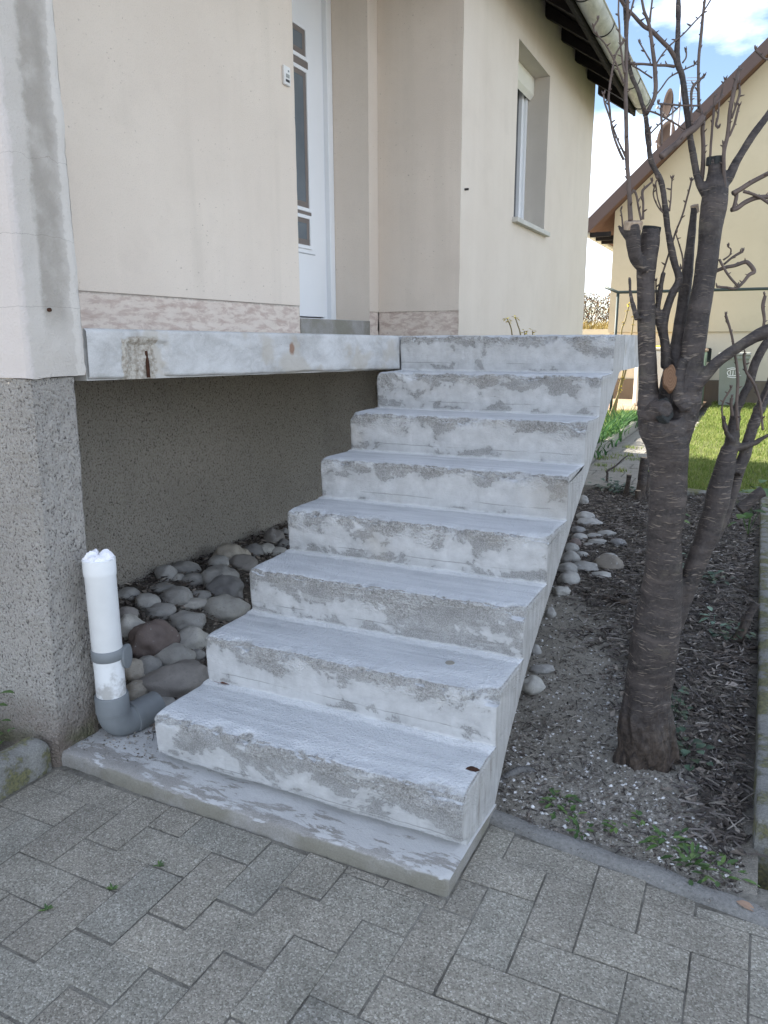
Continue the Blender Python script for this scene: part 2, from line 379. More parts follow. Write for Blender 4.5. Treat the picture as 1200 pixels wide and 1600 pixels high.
def m_roughcast(name, lo, mid, hi, brown=0.0):
    n = NT(name, 0.95, 0.15); P = n.obj(); x, y, z = n.xyz(P)[0:3]
    D = n.mapv(P, (1, 1, 0.8))
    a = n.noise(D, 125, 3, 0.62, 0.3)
    c = n.ramp(a, [(0.345, lo), (0.425, mid), (0.62, hi)])  # lo paints the shadow inside the roughcast pits into the colour
    c = n.mix(n.math('MULTIPLY', n.noise(P, 260, 2), 0.3), c, mid)
    big = n.noise(P, 1.8, 5); c = n.mix(n.math('MULTIPLY', n.step(big, 0.45, 0.7), 0.35), c, tuple(q * 0.72 for q in mid))
    low = n.math('MULTIPLY', n.math('SUBTRACT', 1.0, n.step(n.math('ADD', z, n.math('MULTIPLY', n.noise(P, 9, 4), 0.16)), 0.08, 0.32)), brown)
    c = n.mix(low, c, (0.24, 0.195, 0.16))
    gr = n.math('MULTIPLY', n.math('SUBTRACT', 1.0, n.step(n.math('ADD', z, n.math('MULTIPLY', n.noise(P, 16, 4), 0.1)), 0.05, 0.15)), n.math('MULTIPLY', n.step(n.noise(P, 8, 4), 0.45, 0.6), brown * 0.8))
    c = n.mix(gr, c, (0.15, 0.16, 0.085))
    big2 = n.noise(P, 22, 4, 0.6)
    return n.out(c, n.bump(n.math('ADD', a, n.math('MULTIPLY', big2, 0.5)), 1.0, 0.03))

def m_paver():
    n = NT('exposed_aggregate_paver', 0.86, 0.35); P = n.geo('Position'); rnd = n.oinfo('Random')
    v = n.vor(P, 260, 'Color'); k = n.xyz(v)[0]
    c = n.ramp(k, [(0.0, (0.155, 0.144, 0.12)), (0.3, (0.24, 0.226, 0.193)), (0.62, (0.305, 0.289, 0.25)), (0.86, (0.355, 0.338, 0.296)), (0.95, (0.48, 0.46, 0.412))])
    c = n.mix(n.math('MULTIPLY', n.noise(P, 420, 2), 0.30), c, (0.23, 0.222, 0.20))
    v2 = n.xyz(n.vor(P, 120, 'Color')); pick = n.step(v2[1], 0.88, 0.90)
    c = n.mix(n.math('MULTIPLY', pick, n.math('MULTIPLY', n.math('SUBTRACT', 1, n.step(n.vor(P, 120), 0.22, 0.34)), 0.8)), c, n.ramp(v2[2], [(0.2, (0.07, 0.065, 0.06)), (0.6, (0.42, 0.40, 0.37)), (0.9, (0.6, 0.58, 0.56))]))
    blot = n.ramp(n.noise(P, 4.5, 6, 0.6), [(0.3, (0.74, 0.73, 0.71)), (0.7, (1.15, 1.13, 1.10))])
    c = n.mix(1.0, c, blot, 'MULTIPLY')
    tint = n.ramp(rnd, [(0.0, (0.90, 0.885, 0.87)), (0.5, (1.0, 0.985, 0.965)), (0.85, (1.0, 1.0, 0.985)), (1.0, (0.88, 0.90, 0.91))])
    c = n.mix(1.0, c, tint, 'MULTIPLY')
    h = n.math('ADD', n.math('SUBTRACT', 1, n.vor(P, 260)), n.math('MULTIPLY', n.noise(P, 30, 4), 0.6))
    return n.out(c, n.bump(h, 0.45, 0.004))

def m_soil(name, lo, hi, sc=18):
    n = NT(name, 0.95, 0.15); P = n.obj()
    c = n.ramp(n.noise(P, sc, 8, 0.65), [(0.3, lo), (0.7, hi)])
    c = n.mix(0.4, c, n.ramp(n.noise(P, sc * 12, 3, 0.7), [(0.3, tuple(q * 0.5 for q in lo)), (0.75, tuple(q * 1.3 for q in hi))]))
    return n.out(c, n.bump(n.math('ADD', n.noise(P, 60, 5, 0.7), n.noise(P, 240, 3)), 0.7, 0.012))

def m_bedsoil():
    n = NT('garden_soil', 0.95, 0.15); P = n.obj(); x, y, z = n.xyz(P)[0:3]
    def two(lo, hi):
        c = n.ramp(n.noise(P, 18, 8, 0.65), [(0.3, lo), (0.7, hi)])
        return n.mix(0.4, c, n.ramp(n.noise(P, 210, 3, 0.7), [(0.3, tuple(q * 0.5 for q in lo)), (0.75, tuple(q * 1.3 for q in hi))]))
    dark = two((0.08, 0.07, 0.058), (0.23, 0.205, 0.172)); sand = two((0.20, 0.183, 0.152), (0.39, 0.36, 0.31))
    m_ = n.math('ADD', n.math('MULTIPLY', n.math('SUBTRACT', y, 1.15), 0.6), n.math('ADD', n.math('MULTIPLY', n.math('SUBTRACT', x, 1.42), 1.3), n.math('MULTIPLY', n.math('SUBTRACT', n.noise(P, 3.5, 5), 0.5), 0.9)))
    m_ = n.math('MAXIMUM', n.step(m_, -0.05, 0.35), n.math('SUBTRACT', 1.0, n.step(x, 0.6, 0.9)))
    return n.out(n.mix(m_, sand, dark), n.bump(n.math('ADD', n.noise(P, 60, 5, 0.7), n.noise(P, 240, 3)), 0.7, 0.012))

def m_bits(name, stops, rough=0.85, spec=0.3):
    n = NT(name, rough, spec); r = n.geo('Random Per Island')
    c = n.ramp(r, stops); P = n.geo('Position')
    c = n.mix(1.0, c, n.ramp(n.noise(P, 90, 3), [(0.3, (0.75, 0.75, 0.75)), (0.7, (1.15, 1.15, 1.15))]), 'MULTIPLY')
    return n.out(c)

def m_stone():
    n = NT('river_cobble', 0.7, 0.35); P = n.obj(); rnd = n.oinfo('Random')
    Q = n.vmath('ADD', P, n.comb(n.math('MULTIPLY', rnd, 51), 0.0, 0.0))
    oc = n.oinfo('Color')
    f = n.ramp(n.noise(Q, 11, 7, 0.62, 0.5), [(0.3, (0.72, 0.72, 0.73)), (0.6, (1.0, 1.0, 1.0)), (0.8, (1.2, 1.18, 1.14))])
    c = n.mix(1.0, oc, f, 'MULTIPLY')
    c = n.mix(n.math('MULTIPLY', n.step(n.noise(Q, 130, 3), 0.58, 0.72), 0.35), c, (0.10, 0.10, 0.10))
    li = n.math('MULTIPLY', n.step(n.noise(Q, 26, 6, 0.65, 1.6), 0.63, 0.68), n.step(n.math('FRACT', n.math('MULTIPLY', rnd, 7.3)), 0.45, 0.65))
    c = n.mix(n.math('MULTIPLY', li, 0.6), c, (0.50, 0.52, 0.53))
    return n.out(c, n.bump(n.math('ADD', n.noise(Q, 30, 6, 0.6), n.noise(Q, 150, 3)), 0.35, 0.006))

def m_bark():
    n = NT('cherry_bark', 0.62, 0.4); P = n.geo('Position'); x, y, z = n.xyz(P)[0:3]
    W_ = n.math('ADD', z, n.math('MULTIPLY', n.noise(P, 9, 3), 0.05))
    B = n.comb(n.math('MULTIPLY', x, 6), n.math('MULTIPLY', y, 6), n.math('MULTIPLY', W_, 34))
    c = n.ramp(n.noise(B, 1.0, 8, 0.62), [(0.28, (0.013, 0.0105, 0.010)), (0.5, (0.040, 0.032, 0.030)), (0.72, (0.092, 0.074, 0.066))])
    lich = n.step(n.noise(P, 8, 6, 0.62), 0.56, 0.7)
    c = n.mix(n.math('MULTIPLY', lich, 0.5), c, (0.125, 0.108, 0.082))
    L = n.comb(n.math('MULTIPLY', x, 27), n.math('MULTIPLY', y, 27), n.math('MULTIPLY', W_, 250))
    len_ = n.step(n.noise(L, 1.0, 1.0, 0.4), 0.63, 0.67)
    c = n.mix(n.math('MULTIPLY', n.step(n.noise(P, 120, 4, 0.7), 0.42, 0.66), 0.35), c, (0.10, 0.083, 0.074))
    c = n.mix(n.math('MULTIPLY', n.math('MULTIPLY', len_, n.step(n.noise(P, 5, 3), 0.3, 0.6)), 0.62), c, (0.25, 0.205, 0.165))
    # old split bark at the foot
    low = n.math('MULTIPLY', n.math('SUBTRACT', 1.0, n.step(n.math('ADD', z, n.math('MULTIPLY', n.noise(P, 14, 4), 0.30)), 0.20, 0.34)), 0.9)
    cr_ = n.noise(n.comb(n.math('MULTIPLY', x, 30), n.math('MULTIPLY', y, 30), n.math('MULTIPLY', z, 12)), 1.0, 7, 0.7, 1.0)
    lc = n.ramp(cr_, [(0.36, (0.012, 0.009, 0.008)), (0.5, (0.075, 0.055, 0.042)), (0.72, (0.17, 0.13, 0.10))])
    c = n.mix(low, c, lc)
    h = n.math('ADD', n.math('ADD', n.math('MULTIPLY', n.noise(B, 1.0, 6, 0.6), 0.45), n.math('MULTIPLY', n.noise(P, 90, 4, 0.7), 0.5)), n.math('MULTIPLY', len_, 0.5))
    h = n.math('ADD', h, n.math('MULTIPLY', n.math('MULTIPLY', cr_, low), 3.0))
    return n.out(c, n.bump(h, 0.7, 0.01))

def m_wood_cut(name, a, b):
    n = NT(name, 0.8, 0.2); P = n.obj(); x, y, z = n.xyz(P)[0:3]
    r = n.math('SQRT', n.math('ADD', n.math('MULTIPLY', x, x), n.math('MULTIPLY', y, y)))
    rg = n.math('SINE', n.math('MULTIPLY', n.math('ADD', r, n.math('MULTIPLY', n.noise(P, 40, 3), 0.006)), 1500))
    c = n.mix(n.math('ADD', n.math('MULTIPLY', rg, 0.3), 0.5), a, b)
    c = n.mix(n.math('MULTIPLY', n.noise(P, 60, 5), 0.5), c, a)
    return n.out(c, n.bump(n.noise(P, 120, 4), 0.5, 0.003))

def m_kerb():
    n = NT('mossy_concrete_edging', 0.92, 0.2); P = n.obj()
    c = n.ramp(n.noise(P, 12, 8, 0.62), [(0.3, (0.10, 0.096, 0.085)), (0.7, (0.24, 0.235, 0.215))])
    c = n.mix(0.4, c, n.ramp(n.noise(P, 190, 3, 0.7), [(0.3, (0.12, 0.12, 0.11)), (0.7, (0.4, 0.395, 0.375))]))
    ms = n.step(n.noise(P, 9, 8, 0.7), 0.44, 0.56)
    c = n.mix(n.math('MULTIPLY', ms, 0.75), c, n.ramp(n.noise(P, 90, 3), [(0.35, (0.06, 0.06, 0.025)), (0.7, (0.20, 0.19, 0.06))]))
    return n.out(c, n.bump(n.math('ADD', n.noise(P, 70, 5, 0.7), n.math('MULTIPLY', ms, 0.8)), 0.6, 0.008))

def m_gutter():
    n = NT('zinc_gutter', 0.55, 0.4); n.b.inputs['Metallic'].default_value = 0.25; P = n.obj()
    A = n.mapv(P, (4, 1.6, 4))
    c = n.ramp(n.noise(A, 3.2, 7, 0.6, 0.8), [(0.3, (0.36, 0.37, 0.34)), (0.55, (0.52, 0.53, 0.49)), (0.75, (0.66, 0.66, 0.60))])
    return n.out(c, n.bump(n.noise(P, 14, 4), 0.1, 0.01))

def m_grass(name, stops):
    n = NT(name, 0.7, 0.25); r = n.geo('Random Per Island'); c = n.ramp(r, stops)
    n.b.inputs['Subsurface Weight'].default_value = 0.0
    tr = n.new('ShaderNodeBsdfTranslucent'); n.set(tr.inputs[0], c)
    ms = n.new('ShaderNodeMixShader'); ms.inputs[0].default_value = 0.35
    o = [q for q in n.t.nodes if q.type == 'OUTPUT_MATERIAL'][0]
    n.t.links.new(n.b.outputs[0], ms.inputs[1]); n.t.links.new(tr.outputs[0], ms.inputs[2]); n.t.links.new(ms.outputs[0], o.inputs[0])
    return n.out(c)

def m_pipe():
    n = NT('white_pvc_pipe', 0.45, 0.45); P = n.obj(); x, y, z = n.xyz(P)[0:3]
    c = n.ramp(n.noise(P, 10, 5), [(0.3, (0.72, 0.73, 0.735)), (0.7, (0.80, 0.81, 0.815))])
    sc_ = n.step(n.noise(n.mapv(P, (40, 40, 9)), 1.0, 4, 0.6), 0.70, 0.74); c = n.mix(n.math('MULTIPLY', sc_, 0.45), c, (0.35, 0.36, 0.37))
    gr = n.math('MULTIPLY', n.step(n.noise(P, 16, 5, 0.6), 0.46, 0.64), n.math('SUBTRACT', 1.0, n.step(z, 0.24, 0.30)))
    c = n.mix(n.math('MULTIPLY', gr, 0.75), c, (0.36, 0.345, 0.32))
    return n.out(c, n.bump(n.noise(P, 90, 3), 0.08, 0.002))

M = dict(
    step=m_step(), slab=m_slab(), landing=m_landing(),
    beige=m_plaster('beige_render', (0.675, 0.59, 0.505), (0.73, 0.645, 0.555), True, 0.16),
    cream=m_plaster('cream_render', (0.61, 0.535, 0.455), (0.66, 0.59, 0.51), False, 0.16, 190, (0.50, 0.45, 0.36), 0.12),
    reveal=m_plaster('reveal_render', (0.50, 0.455, 0.40), (0.55, 0.505, 0.445), False, 0.1, 190, (0.4, 0.36, 0.3), 0.12),
    pier=m_pier(), skirting=m_skirting(),
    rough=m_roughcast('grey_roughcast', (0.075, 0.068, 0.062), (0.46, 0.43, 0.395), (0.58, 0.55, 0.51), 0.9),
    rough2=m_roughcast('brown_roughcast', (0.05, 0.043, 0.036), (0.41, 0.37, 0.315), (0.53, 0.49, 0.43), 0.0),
    paver=m_paver(), joint=m_soil('joint_sand', (0.07, 0.063, 0.051), (0.33, 0.31, 0.268), 2.6),
    mortar=m_soil('mortar_edge', (0.24, 0.232, 0.218), (0.35, 0.34, 0.32), 9),
    soil=m_bedsoil(),
    earth=m_soil('garden_earth', (0.10, 0.12, 0.04), (0.21, 0.22, 0.09)),
    fargnd=m_soil('pale_bounce_ground', (0.24, 0.225, 0.20), (0.36, 0.34, 0.305), 2),  # ground out of view, coloured pale to bounce sunlight onto the shaded walls
    stone=m_stone(), bark=m_bark(), kerb=m_kerb(), shoot=plain('young_cherry_bark', (0.105, 0.078, 0.066), 0.6, 0.35, 0, 0.35, 22, 0.3), gutter=m_gutter(), pipe=m_pipe(),
    cut=m_wood_cut('fresh_cut_wood', (0.12, 0.062, 0.034), (0.25, 0.155, 0.095)),
    cut_dark=m_wood_cut('sealed_cut_wood', (0.02, 0.022, 0.022), (0.05, 0.053, 0.052)),
    cut_pale=m_wood_cut('weathered_cut_wood', (0.28, 0.21, 0.15), (0.46, 0.37, 0.28)),
    white=plain('white_lacquer', (0.78, 0.79, 0.80), 0.35, 0.5, 0, 0.02, 2, 0.02),
    offwhite=plain('shutter_box_white', (0.74, 0.72, 0.64), 0.45, 0.4, 0, 0.03, 3, 0.03),
    grey_pvc=plain('grey_pvc', (0.20, 0.215, 0.225), 0.5, 0.4, 0, 0.12, 9, 0.05),
    taupe=plain('taupe_strip', (0.17, 0.145, 0.13), 0.5, 0.4, 0, 0.03, 4, 0.03),
    black=plain('black_plastic', (0.02, 0.02, 0.02), 0.5, 0.4),
    darkwood=plain('dark_stained_wood', (0.014, 0.012, 0.011), 0.75, 0.2, 0, 0.3, 6, 0.3),
    rooftile=plain('brown_roof_tile', (0.13, 0.075, 0.055), 0.8, 0.2),
    rust=plain('rusty_steel', (0.055, 0.026, 0.016), 0.9, 0.2, 0, 0.5, 60, 0.6),
    ncream=m_plaster('yellow_render', (0.51, 0.445, 0.315), (0.55, 0.482, 0.345), False, 0.06, 120, (0.5, 0.42, 0.28), 0.08),
    nbeige=m_plaster('pale_plinth_render', (0.56, 0.50, 0.39), (0.61, 0.55, 0.43), False, 0.06, 120, (0.45, 0.4, 0.3), 0.1),
    nsocle=m_plaster('dark_socle', (0.13, 0.105, 0.08), (0.19, 0.155, 0.12), False, 0.1),
    brown=plain('brown_barge_board', (0.105, 0.072, 0.062), 0.55, 0.3, 0, 0.06, 2, 0.05),
    dish=plain('brown_dish_paint', (0.028, 0.018, 0.014), 0.8, 0.1),
    galv=plain('galvanised_steel', (0.42, 0.43, 0.44), 0.4, 0.5, 0.6),
    railm=plain('dark_green_steel', (0.035, 0.05, 0.045), 0.5, 0.4),
    bin=plain('grey_green_bin_plastic', (0.20, 0.225, 0.195), 0.5, 0.4, 0, 0.06, 4, 0.05),
    binlid=plain('grey_bin_lid', (0.30, 0.31, 0.29), 0.45, 0.4),
    composter=plain('pale_green_plastic', (0.30, 0.40, 0.285), 0.55, 0.35, 0, 0.06, 3, 0.05),
    yellow=plain('yellow_lid_plastic', (0.80, 0.55, 0.03), 0.45, 0.4),
    tank=plain('pale_tank_plastic', (0.62, 0.585, 0.50), 0.5, 0.35, 0, 0.03, 3, 0.03),
    paper=plain('white_paper', (0.82, 0.81, 0.84), 0.8, 0.2, 0, 0.04, 20, 0.1),
    slabpath=m_soil('concrete_path_slab', (0.25, 0.235, 0.205), (0.40, 0.375, 0.33), 9),
    terracotta=m_soil('terracotta_terrace', (0.36, 0.25, 0.17), (0.50, 0.36, 0.26), 5),
    leaf=m_bits('green_leaf', [(0.0, (0.035, 0.075, 0.020)), (0.5, (0.065, 0.13, 0.030)), (1.0, (0.12, 0.19, 0.05))], 0.5, 0.4),
    ivy=m_bits('dark_ivy_leaf', [(0.0, (0.018, 0.040, 0.018)), (0.7, (0.035, 0.070, 0.035)), (1.0, (0.08, 0.13, 0.08))], 0.45, 0.4),
    greyleaf=m_bits('grey_green_leaf', [(0.0, (0.12, 0.19, 0.14)), (1.0, (0.22, 0.30, 0.22))], 0.6, 0.3),
    grass=m_grass('lawn_blades', [(0.0, (0.11, 0.165, 0.03)), (0.5, (0.18, 0.245, 0.05)), (0.85, (0.26, 0.30, 0.085)), (1.0, (0.36, 0.34, 0.15))]),
    lily=m_grass('strap_leaf', [(0.0, (0.030, 0.085, 0.030)), (0.6, (0.06, 0.14, 0.045)), (1.0, (0.11, 0.20, 0.05))]),
    petal=m_bits('yellow_petal', [(0.0, (0.55, 0.40, 0.02)), (1.0, (0.80, 0.66, 0.07))], 0.6, 0.3),
    litter=m_bits('dead_leaf_litter', [(0.0, (0.04, 0.034, 0.03)), (0.5, (0.115, 0.094, 0.079)), (0.85, (0.20, 0.168, 0.14)), (1.0, (0.36, 0.315, 0.265))], 0.8),
    twiglit=m_bits('dead_twig_litter', [(0.0, (0.04, 0.034, 0.032)), (0.5, (0.125, 0.108, 0.10)), (0.85, (0.23, 0.205, 0.185)), (1.0, (0.40, 0.36, 0.31))], 0.85),
    gravel=m_bits('gravel_bits', [(0.0, (0.09, 0.08, 0.066)), (0.5, (0.235, 0.215, 0.185)), (0.9, (0.38, 0.355, 0.32)), (1.0, (0.55, 0.53, 0.50))], 0.85),
    chips=m_bits('white_stone_chips', [(0.0, (0.48, 0.47, 0.46)), (1.0, (0.78, 0.77, 0.76))], 0.8),
    hedge=m_bits('bare_hedge_leaves', [(0.0, (0.11, 0.065, 0.04)), (0.5, (0.22, 0.145, 0.09)), (0.85, (0.32, 0.23, 0.15)), (1.0, (0.36, 0.33, 0.14))], 0.8),
    drygrass=m_bits('dry_grass_blades', [(0.0, (0.30, 0.24, 0.10)), (1.0, (0.52, 0.43, 0.2))], 0.8),
)
n_ = NT('door_glass', 0.12, 0.6); M['glass'] = n_.out(n_.ramp(n_.noise(n_.obj(), 3, 3), [(0.3, (0.10, 0.125, 0.145)), (0.7, (0.15, 0.175, 0.195))]))
n_ = NT('window_glass', 0.06, 0.7); M['wglass'] = n_.out((0.02, 0.022, 0.025))
n_ = NT('zinc_rust_stain', 0.9, 0.1)

# ------------------------------------------------------------------ SETTING: ground sheets
T_, W_ST, RI = 0.27884, 1.0934, 0.175
def grid(name, x0, y0, x1, y1, nx, ny, zf, m, keep=None, kind='structure', parent=None):
    b = MB(); ids = {}
    for j in range(ny + 1):
        for i in range(nx + 1):
            x = x0 + (x1 - x0) * i / nx; y = y0 + (y1 - y0) * j / ny
            b.v.append((x, y, zf(x, y)))
    for j in range(ny):
        for i in range(nx):
            if keep and not keep(x0 + (x1 - x0) * (i + .5) / nx, y0 + (y1 - y0) * (j + .5) / ny): continue
            a = j * (nx + 1) + i; b.f.append((a, a + 1, a + nx + 2, a + nx + 1))
    o = b.build(name, m, parent, True)
    if parent is None: tag(o, kind=kind)
    return o
g_ = grid('ground', -150, -60, 150, 250, 12, 12, lambda x, y: -0.16, M['fargnd'])
tag(g_, 'open ground far around the houses')

def sm(a, b, x):
    t = min(1, max(0, (x - a) / (b - a))); return t * t * (3 - 2 * t)
def bedz(x, y):
    z = -0.03 + 0.018 * fb(Vector((x, y, 3.1)), 3.5, 3)
    if x > 1.05: z -= 0.03 * (1 - sm(0.0, 0.09, y - ybed(x)))
    if x < 0: z += 0.21 * sm(-0.15, -1.0, x) * sm(0.12, 0.7, y)
    else:
        z += 0.05 * sm(1.2, 1.6, x) * sm(0.7, 1.6, y) + 0.02 * math.exp(-((x - 1.48) ** 2 + (y - 0.78) ** 2) / 0.06)
    return z
def ybed(x): return 0.12 if x < 1.08 else 0.285 - 0.134 * (x - 1.105) + 0.02 * mn.noise(Vector((x * 9, 0, 0)))
bed = grid('garden_bed', -1.06, 0.10, 1.83, 5.66, 110, 200, bedz, M['soil'], lambda x, y: y > ybed(x) - 0.04)
tag(bed, 'dark soil bed under and beside the concrete stairs')
def on_bed(u, v, lift=0.0):
    r = ray(u, v); t = 0.5
    while t < 30:
        P = CAM + r * t
        if P.z < bedz(P.x, P.y) + lift: return P
        t += 0.01
    return onz(u, v, 0)

# ------------------------------------------------------------------ paving, one object per paver
paving = MB().box(-3.0, -3.2, -0.20, 3.6, 0.28, -0.0496).build('paving', M['joint'])
tag(paving, 'grey herringbone concrete block paving', kind='structure')
pmesh = {}
def paver_mesh(w_, d_):
    k = (round(w_, 3), round(d_, 3))
    if k not in pmesh:
        b = MB().bbox(-w_ / 2, -d_ / 2, -0.06, w_ / 2, d_ / 2, 0, 0.0026)
        me = bpy.data.meshes.new('paver'); me.from_pydata(b.v, [], b.f); me.update(); me.materials.append(M['paver']); pmesh[k] = me
    return pmesh[k]
MODX, MODY, G = 0.1262, 0.1265, 0.0038
npav = 0
for j in range(-5, 12):
    for i in range(-9, 19):
        s = (i + j) % 4
        if s == 0: cx0, cx1, cy1, cy0 = i, i + 2, j, j + 1
        elif s == 2: cx0, cx1, cy1, cy0 = i, i + 1, j, j + 2
        else: continue
        X0 = -0.205 + MODX * cx0; X1 = -0.205 + MODX * cx1; Y1 = -0.1 - MODY * cy1; Y0 = -0.1 - MODY * cy0
        xm = (X0 + X1) / 2; sh = -0.06 * sm(0.1, 1.1, xm)
        Y0 += sh; Y1 += sh
        # cut against the foot slab, the pier and the mortar edge
        pieces = [(X0, X1, Y0, Y1)]
        if X0 < 1.102 and Y1 > -0.122:
            pieces = [(X0, min(X1, 1.102), Y0, -0.122)]
            if X1 > 1.125: pieces += [(1.103, X1, Y0, Y1)]
        for (X0, X1, Y0, Y1) in pieces:
            xm = (X0 + X1) / 2
            if X0 < -0.345 and xm > -0.40: X0 = -0.342
            if X1 > -0.345 and xm < -0.345: continue
            if xm > 1.10: Y1 = min(Y1, 0.232 - 0.134 * (xm - 1.105))
            if Y1 - Y0 < 0.022 or X1 - X0 < 0.022: continue
            xm = (X0 + X1) / 2
            if xm < -0.345: continue                                  # planted strip behind the kerb stone
            o = bpy.data.objects.new('paver', paver_mesh(X1 - X0 - G, Y1 - Y0 - G)); col.objects.link(o)
            o.location = (xm + random.uniform(-.001, .001), (Y0 + Y1) / 2, -0.046 + random.uniform(-.0028, .0024))
            o.rotation_euler = (random.uniform(-.006, .006), random.uniform(-.006, .006), random.uniform(-.008, .008) - 0.03 * sm(0.2, 0.9, xm) * (1 - sm(1.0, 1.3, xm)))
            o.parent = paving; npav += 1
# mortar strip between paving and soil
b = MB(); prev = None
for k in range(41):
    x = 1.06 + (2.6 - 1.06) * k / 40
    yc = 0.232 - 0.134 * (x - 1.105)
    w0 = 0.006 * mn.noise(Vector((x * 17, 1, 0))); w1 = 0.055 + 0.022 * mn.noise(Vector((x * 6, 5, 0))) + 0.012 * mn.noise(Vector((x * 25, 5, 0)))
    z = -0.037 + 0.004 * mn.noise(Vector((x * 11, 8, 0)))
    b.v += [(x, yc + w0 - .004, z - .03), (x, yc + w0, z), (x, yc + 0.5 * w1, z + .006), (x, yc + w1, z + 0.002), (x, yc + w1 + 0.03, z - .03)]
    if k:
        a = len(b.v) - 10
        for q in range(4): b.f.append((a + q, a + q + 1, a + q + 6, a + q + 5))
b.build('mortar_strip', M['mortar'], paving, True)

# ------------------------------------------------------------------ STAIRS
def soffit(y):
    if y < 0.27: return -0.06
    if y < 0.42: return -0.06 + (0.185) * (y - 0.27) / 0.15
    if y < 0.667: return 0.125 + (0.334 - 0.125) * (y - 0.42) / 0.247
    return min(0.334 + 0.6025 * (y - 0.667), 1.228)
stairs = thing('concrete_stairs', 'bare grey concrete outdoor stairs with patched risers and worn nosings', 'stairs', (0.5, 0, 0))
def make_step(k):
    y0, z0 = k * T_, k * RI
    yb = y0 + T_; zt = z0 + RI
    nx = 130
    # profile: foot of riser -> nosing -> back of tread
    prof = []
    lean = 0.008 if k > 0 else 0.012
    for q in range(15):
        t = q / 14; z = z0 - 0.004 + (RI - 0.014) * t
        prof.append((y0 + lean * (1 - t), z, 0.0))
    rr = 0.014
    for q in range(1, 7):
        a = math.pi / 2 * q / 7
        prof.append((y0 + rr * (1 - math.cos(a)), zt - rr + rr * math.sin(a), math.sin(2 * a)))
    for q in range(16):
        t = q / 15; prof.append((y0 + rr + (T_ - rr + 0.02) * t, zt, 0.0))
    b = MB(); npf = len(prof); ringL = []
    ER = 0.014
    xs = []
    for i in range(nx + 1): xs.append(W_ST * i / nx)
    xs = [0, .001, .004, .008, .014] + [x for x in xs if .018 < x < W_ST - .018] + [W_ST - .014, W_ST - .008, W_ST - .004, W_ST - .001, W_ST]
    crn = {0: 0.022, 1: 0.030, 2: 0.016}.get(k, 0.012)
    for x in xs:
        e = min(x, W_ST - x); ins = ER - math.sqrt(max(0, ER * ER - (ER - e) ** 2)) if e < ER else 0
        er2 = 0.16
        cornr = crn * max(0, 1 - (W_ST - x) / er2) ** 2 + 0.008 * max(0, 1 - x / 0.08) ** 2
        for (y, z, nw) in prof:
            P = Vector((x, y, z))
            rise = 1 if z < zt - rr - 1e-4 and y < y0 + 0.02 else 0
            d1 = fb(P, 6, 3) * 0.006 + fb(P, 34, 3) * 0.0024
            near = max(0, 1 - math.hypot(y - y0, z - zt) / 0.045)
            chip = max(0, fb(Vector((x * 1.0, k * 7.7, 0.3)), 9, 5) + 0.18) * 0.030 * near + max(0, fb(P, 55, 3) - 0.05) * 0.016 * near
            yy = y + (d1 if rise else 0) + ins * (0.9 if rise else 0.2) + chip * 0.8 + cornr * near * 0.8
            zz = z + (0 if rise else d1 * 0.45) - (0 if rise else ins * 0.9) - chip * 0.9 - cornr * near * 1.0
            if y > y0 + T_ - 0.03: zz = z + d1 * 0.3
            if k == 0 and z < 0.024 + 0.008 * mn.noise(Vector((x * 9, 4, 4))) and y < y0 + 0.03: yy += 0.030
            b.v.append((x, yy, zz))
    nr = len(xs)
    for i in range(nr - 1):
        for q in range(npf - 1):
            a = i * npf + q; b.f.append((a, a + npf, a + npf + 1, a + 1))
    # side caps down to the soffit
    for i, xx in ((0, 0.0), (nr - 1, W_ST)):
        ring = list(range(i * npf, i * npf + npf))
        ys = [yb + (0.02 - 0.02) , y0]
        low = []
        nlow = 6
        for q in range(nlow + 1):
            y = yb - T_ * q / nlow
            zz = soffit(y) + 0.006 * mn.noise(Vector((xx, y * 16, 2)))
            low.append(len(b.v)); b.v.append((xx, y, min(zz, zt - 0.02)))
        pts = [len(b.v) + 1] + ring[:-1] + [len(b.v)]
        b.v.append((xx, yb, zt)); b.v.append((xx, y0, z0 - 0.004))
        b.f.append(tuple(pts + low) if i else tuple((pts + low)[::-1]))
        if i == 0: lowL = low
        else: lowR = low
    for q in range(6): b.f.append((lowL[q], lowL[q + 1], lowR[q + 1], lowR[q]))
    o = b.build('step', M['step'], stairs, False, (0.0, y0, z0))
    auto_smooth(o, 50)
    return o
for k in range(8): make_step(k)
# rust pocket in the corner of the lowest tread
ru = MB()
Pc = onz(737, 1203, RI - 0.004)
for (sx, sy, dz, k0) in ((0.024, 0.013, 0.0, 0),):
    seg = 20; o0 = len(ru.v)
    for q in range(seg):
        a = 2 * math.pi * q / seg; rr = 1 + 0.35 * mn.noise(Vector((math.cos(a) * 2, math.sin(a) * 2, 4)))
        ru.v.append((Pc.x + sx * rr * math.cos(a), Pc.y + sy * rr * math.sin(a), RI + 0.0005))
    ru.f.append(tuple(range(o0, o0 + seg)))
ru.build('rust_pocket', M['rust'], stairs)
Pc = onz(703, 1036, 2 * RI)
o = MB().lathe([(0.0005, .0022), (.015, .0022), (.017, -.002)], (Pc.x, Pc.y, 2 * RI), 20).build('filler_plug', plain('plug_mortar', (0.27, 0.25, 0.21), 0.9), stairs)
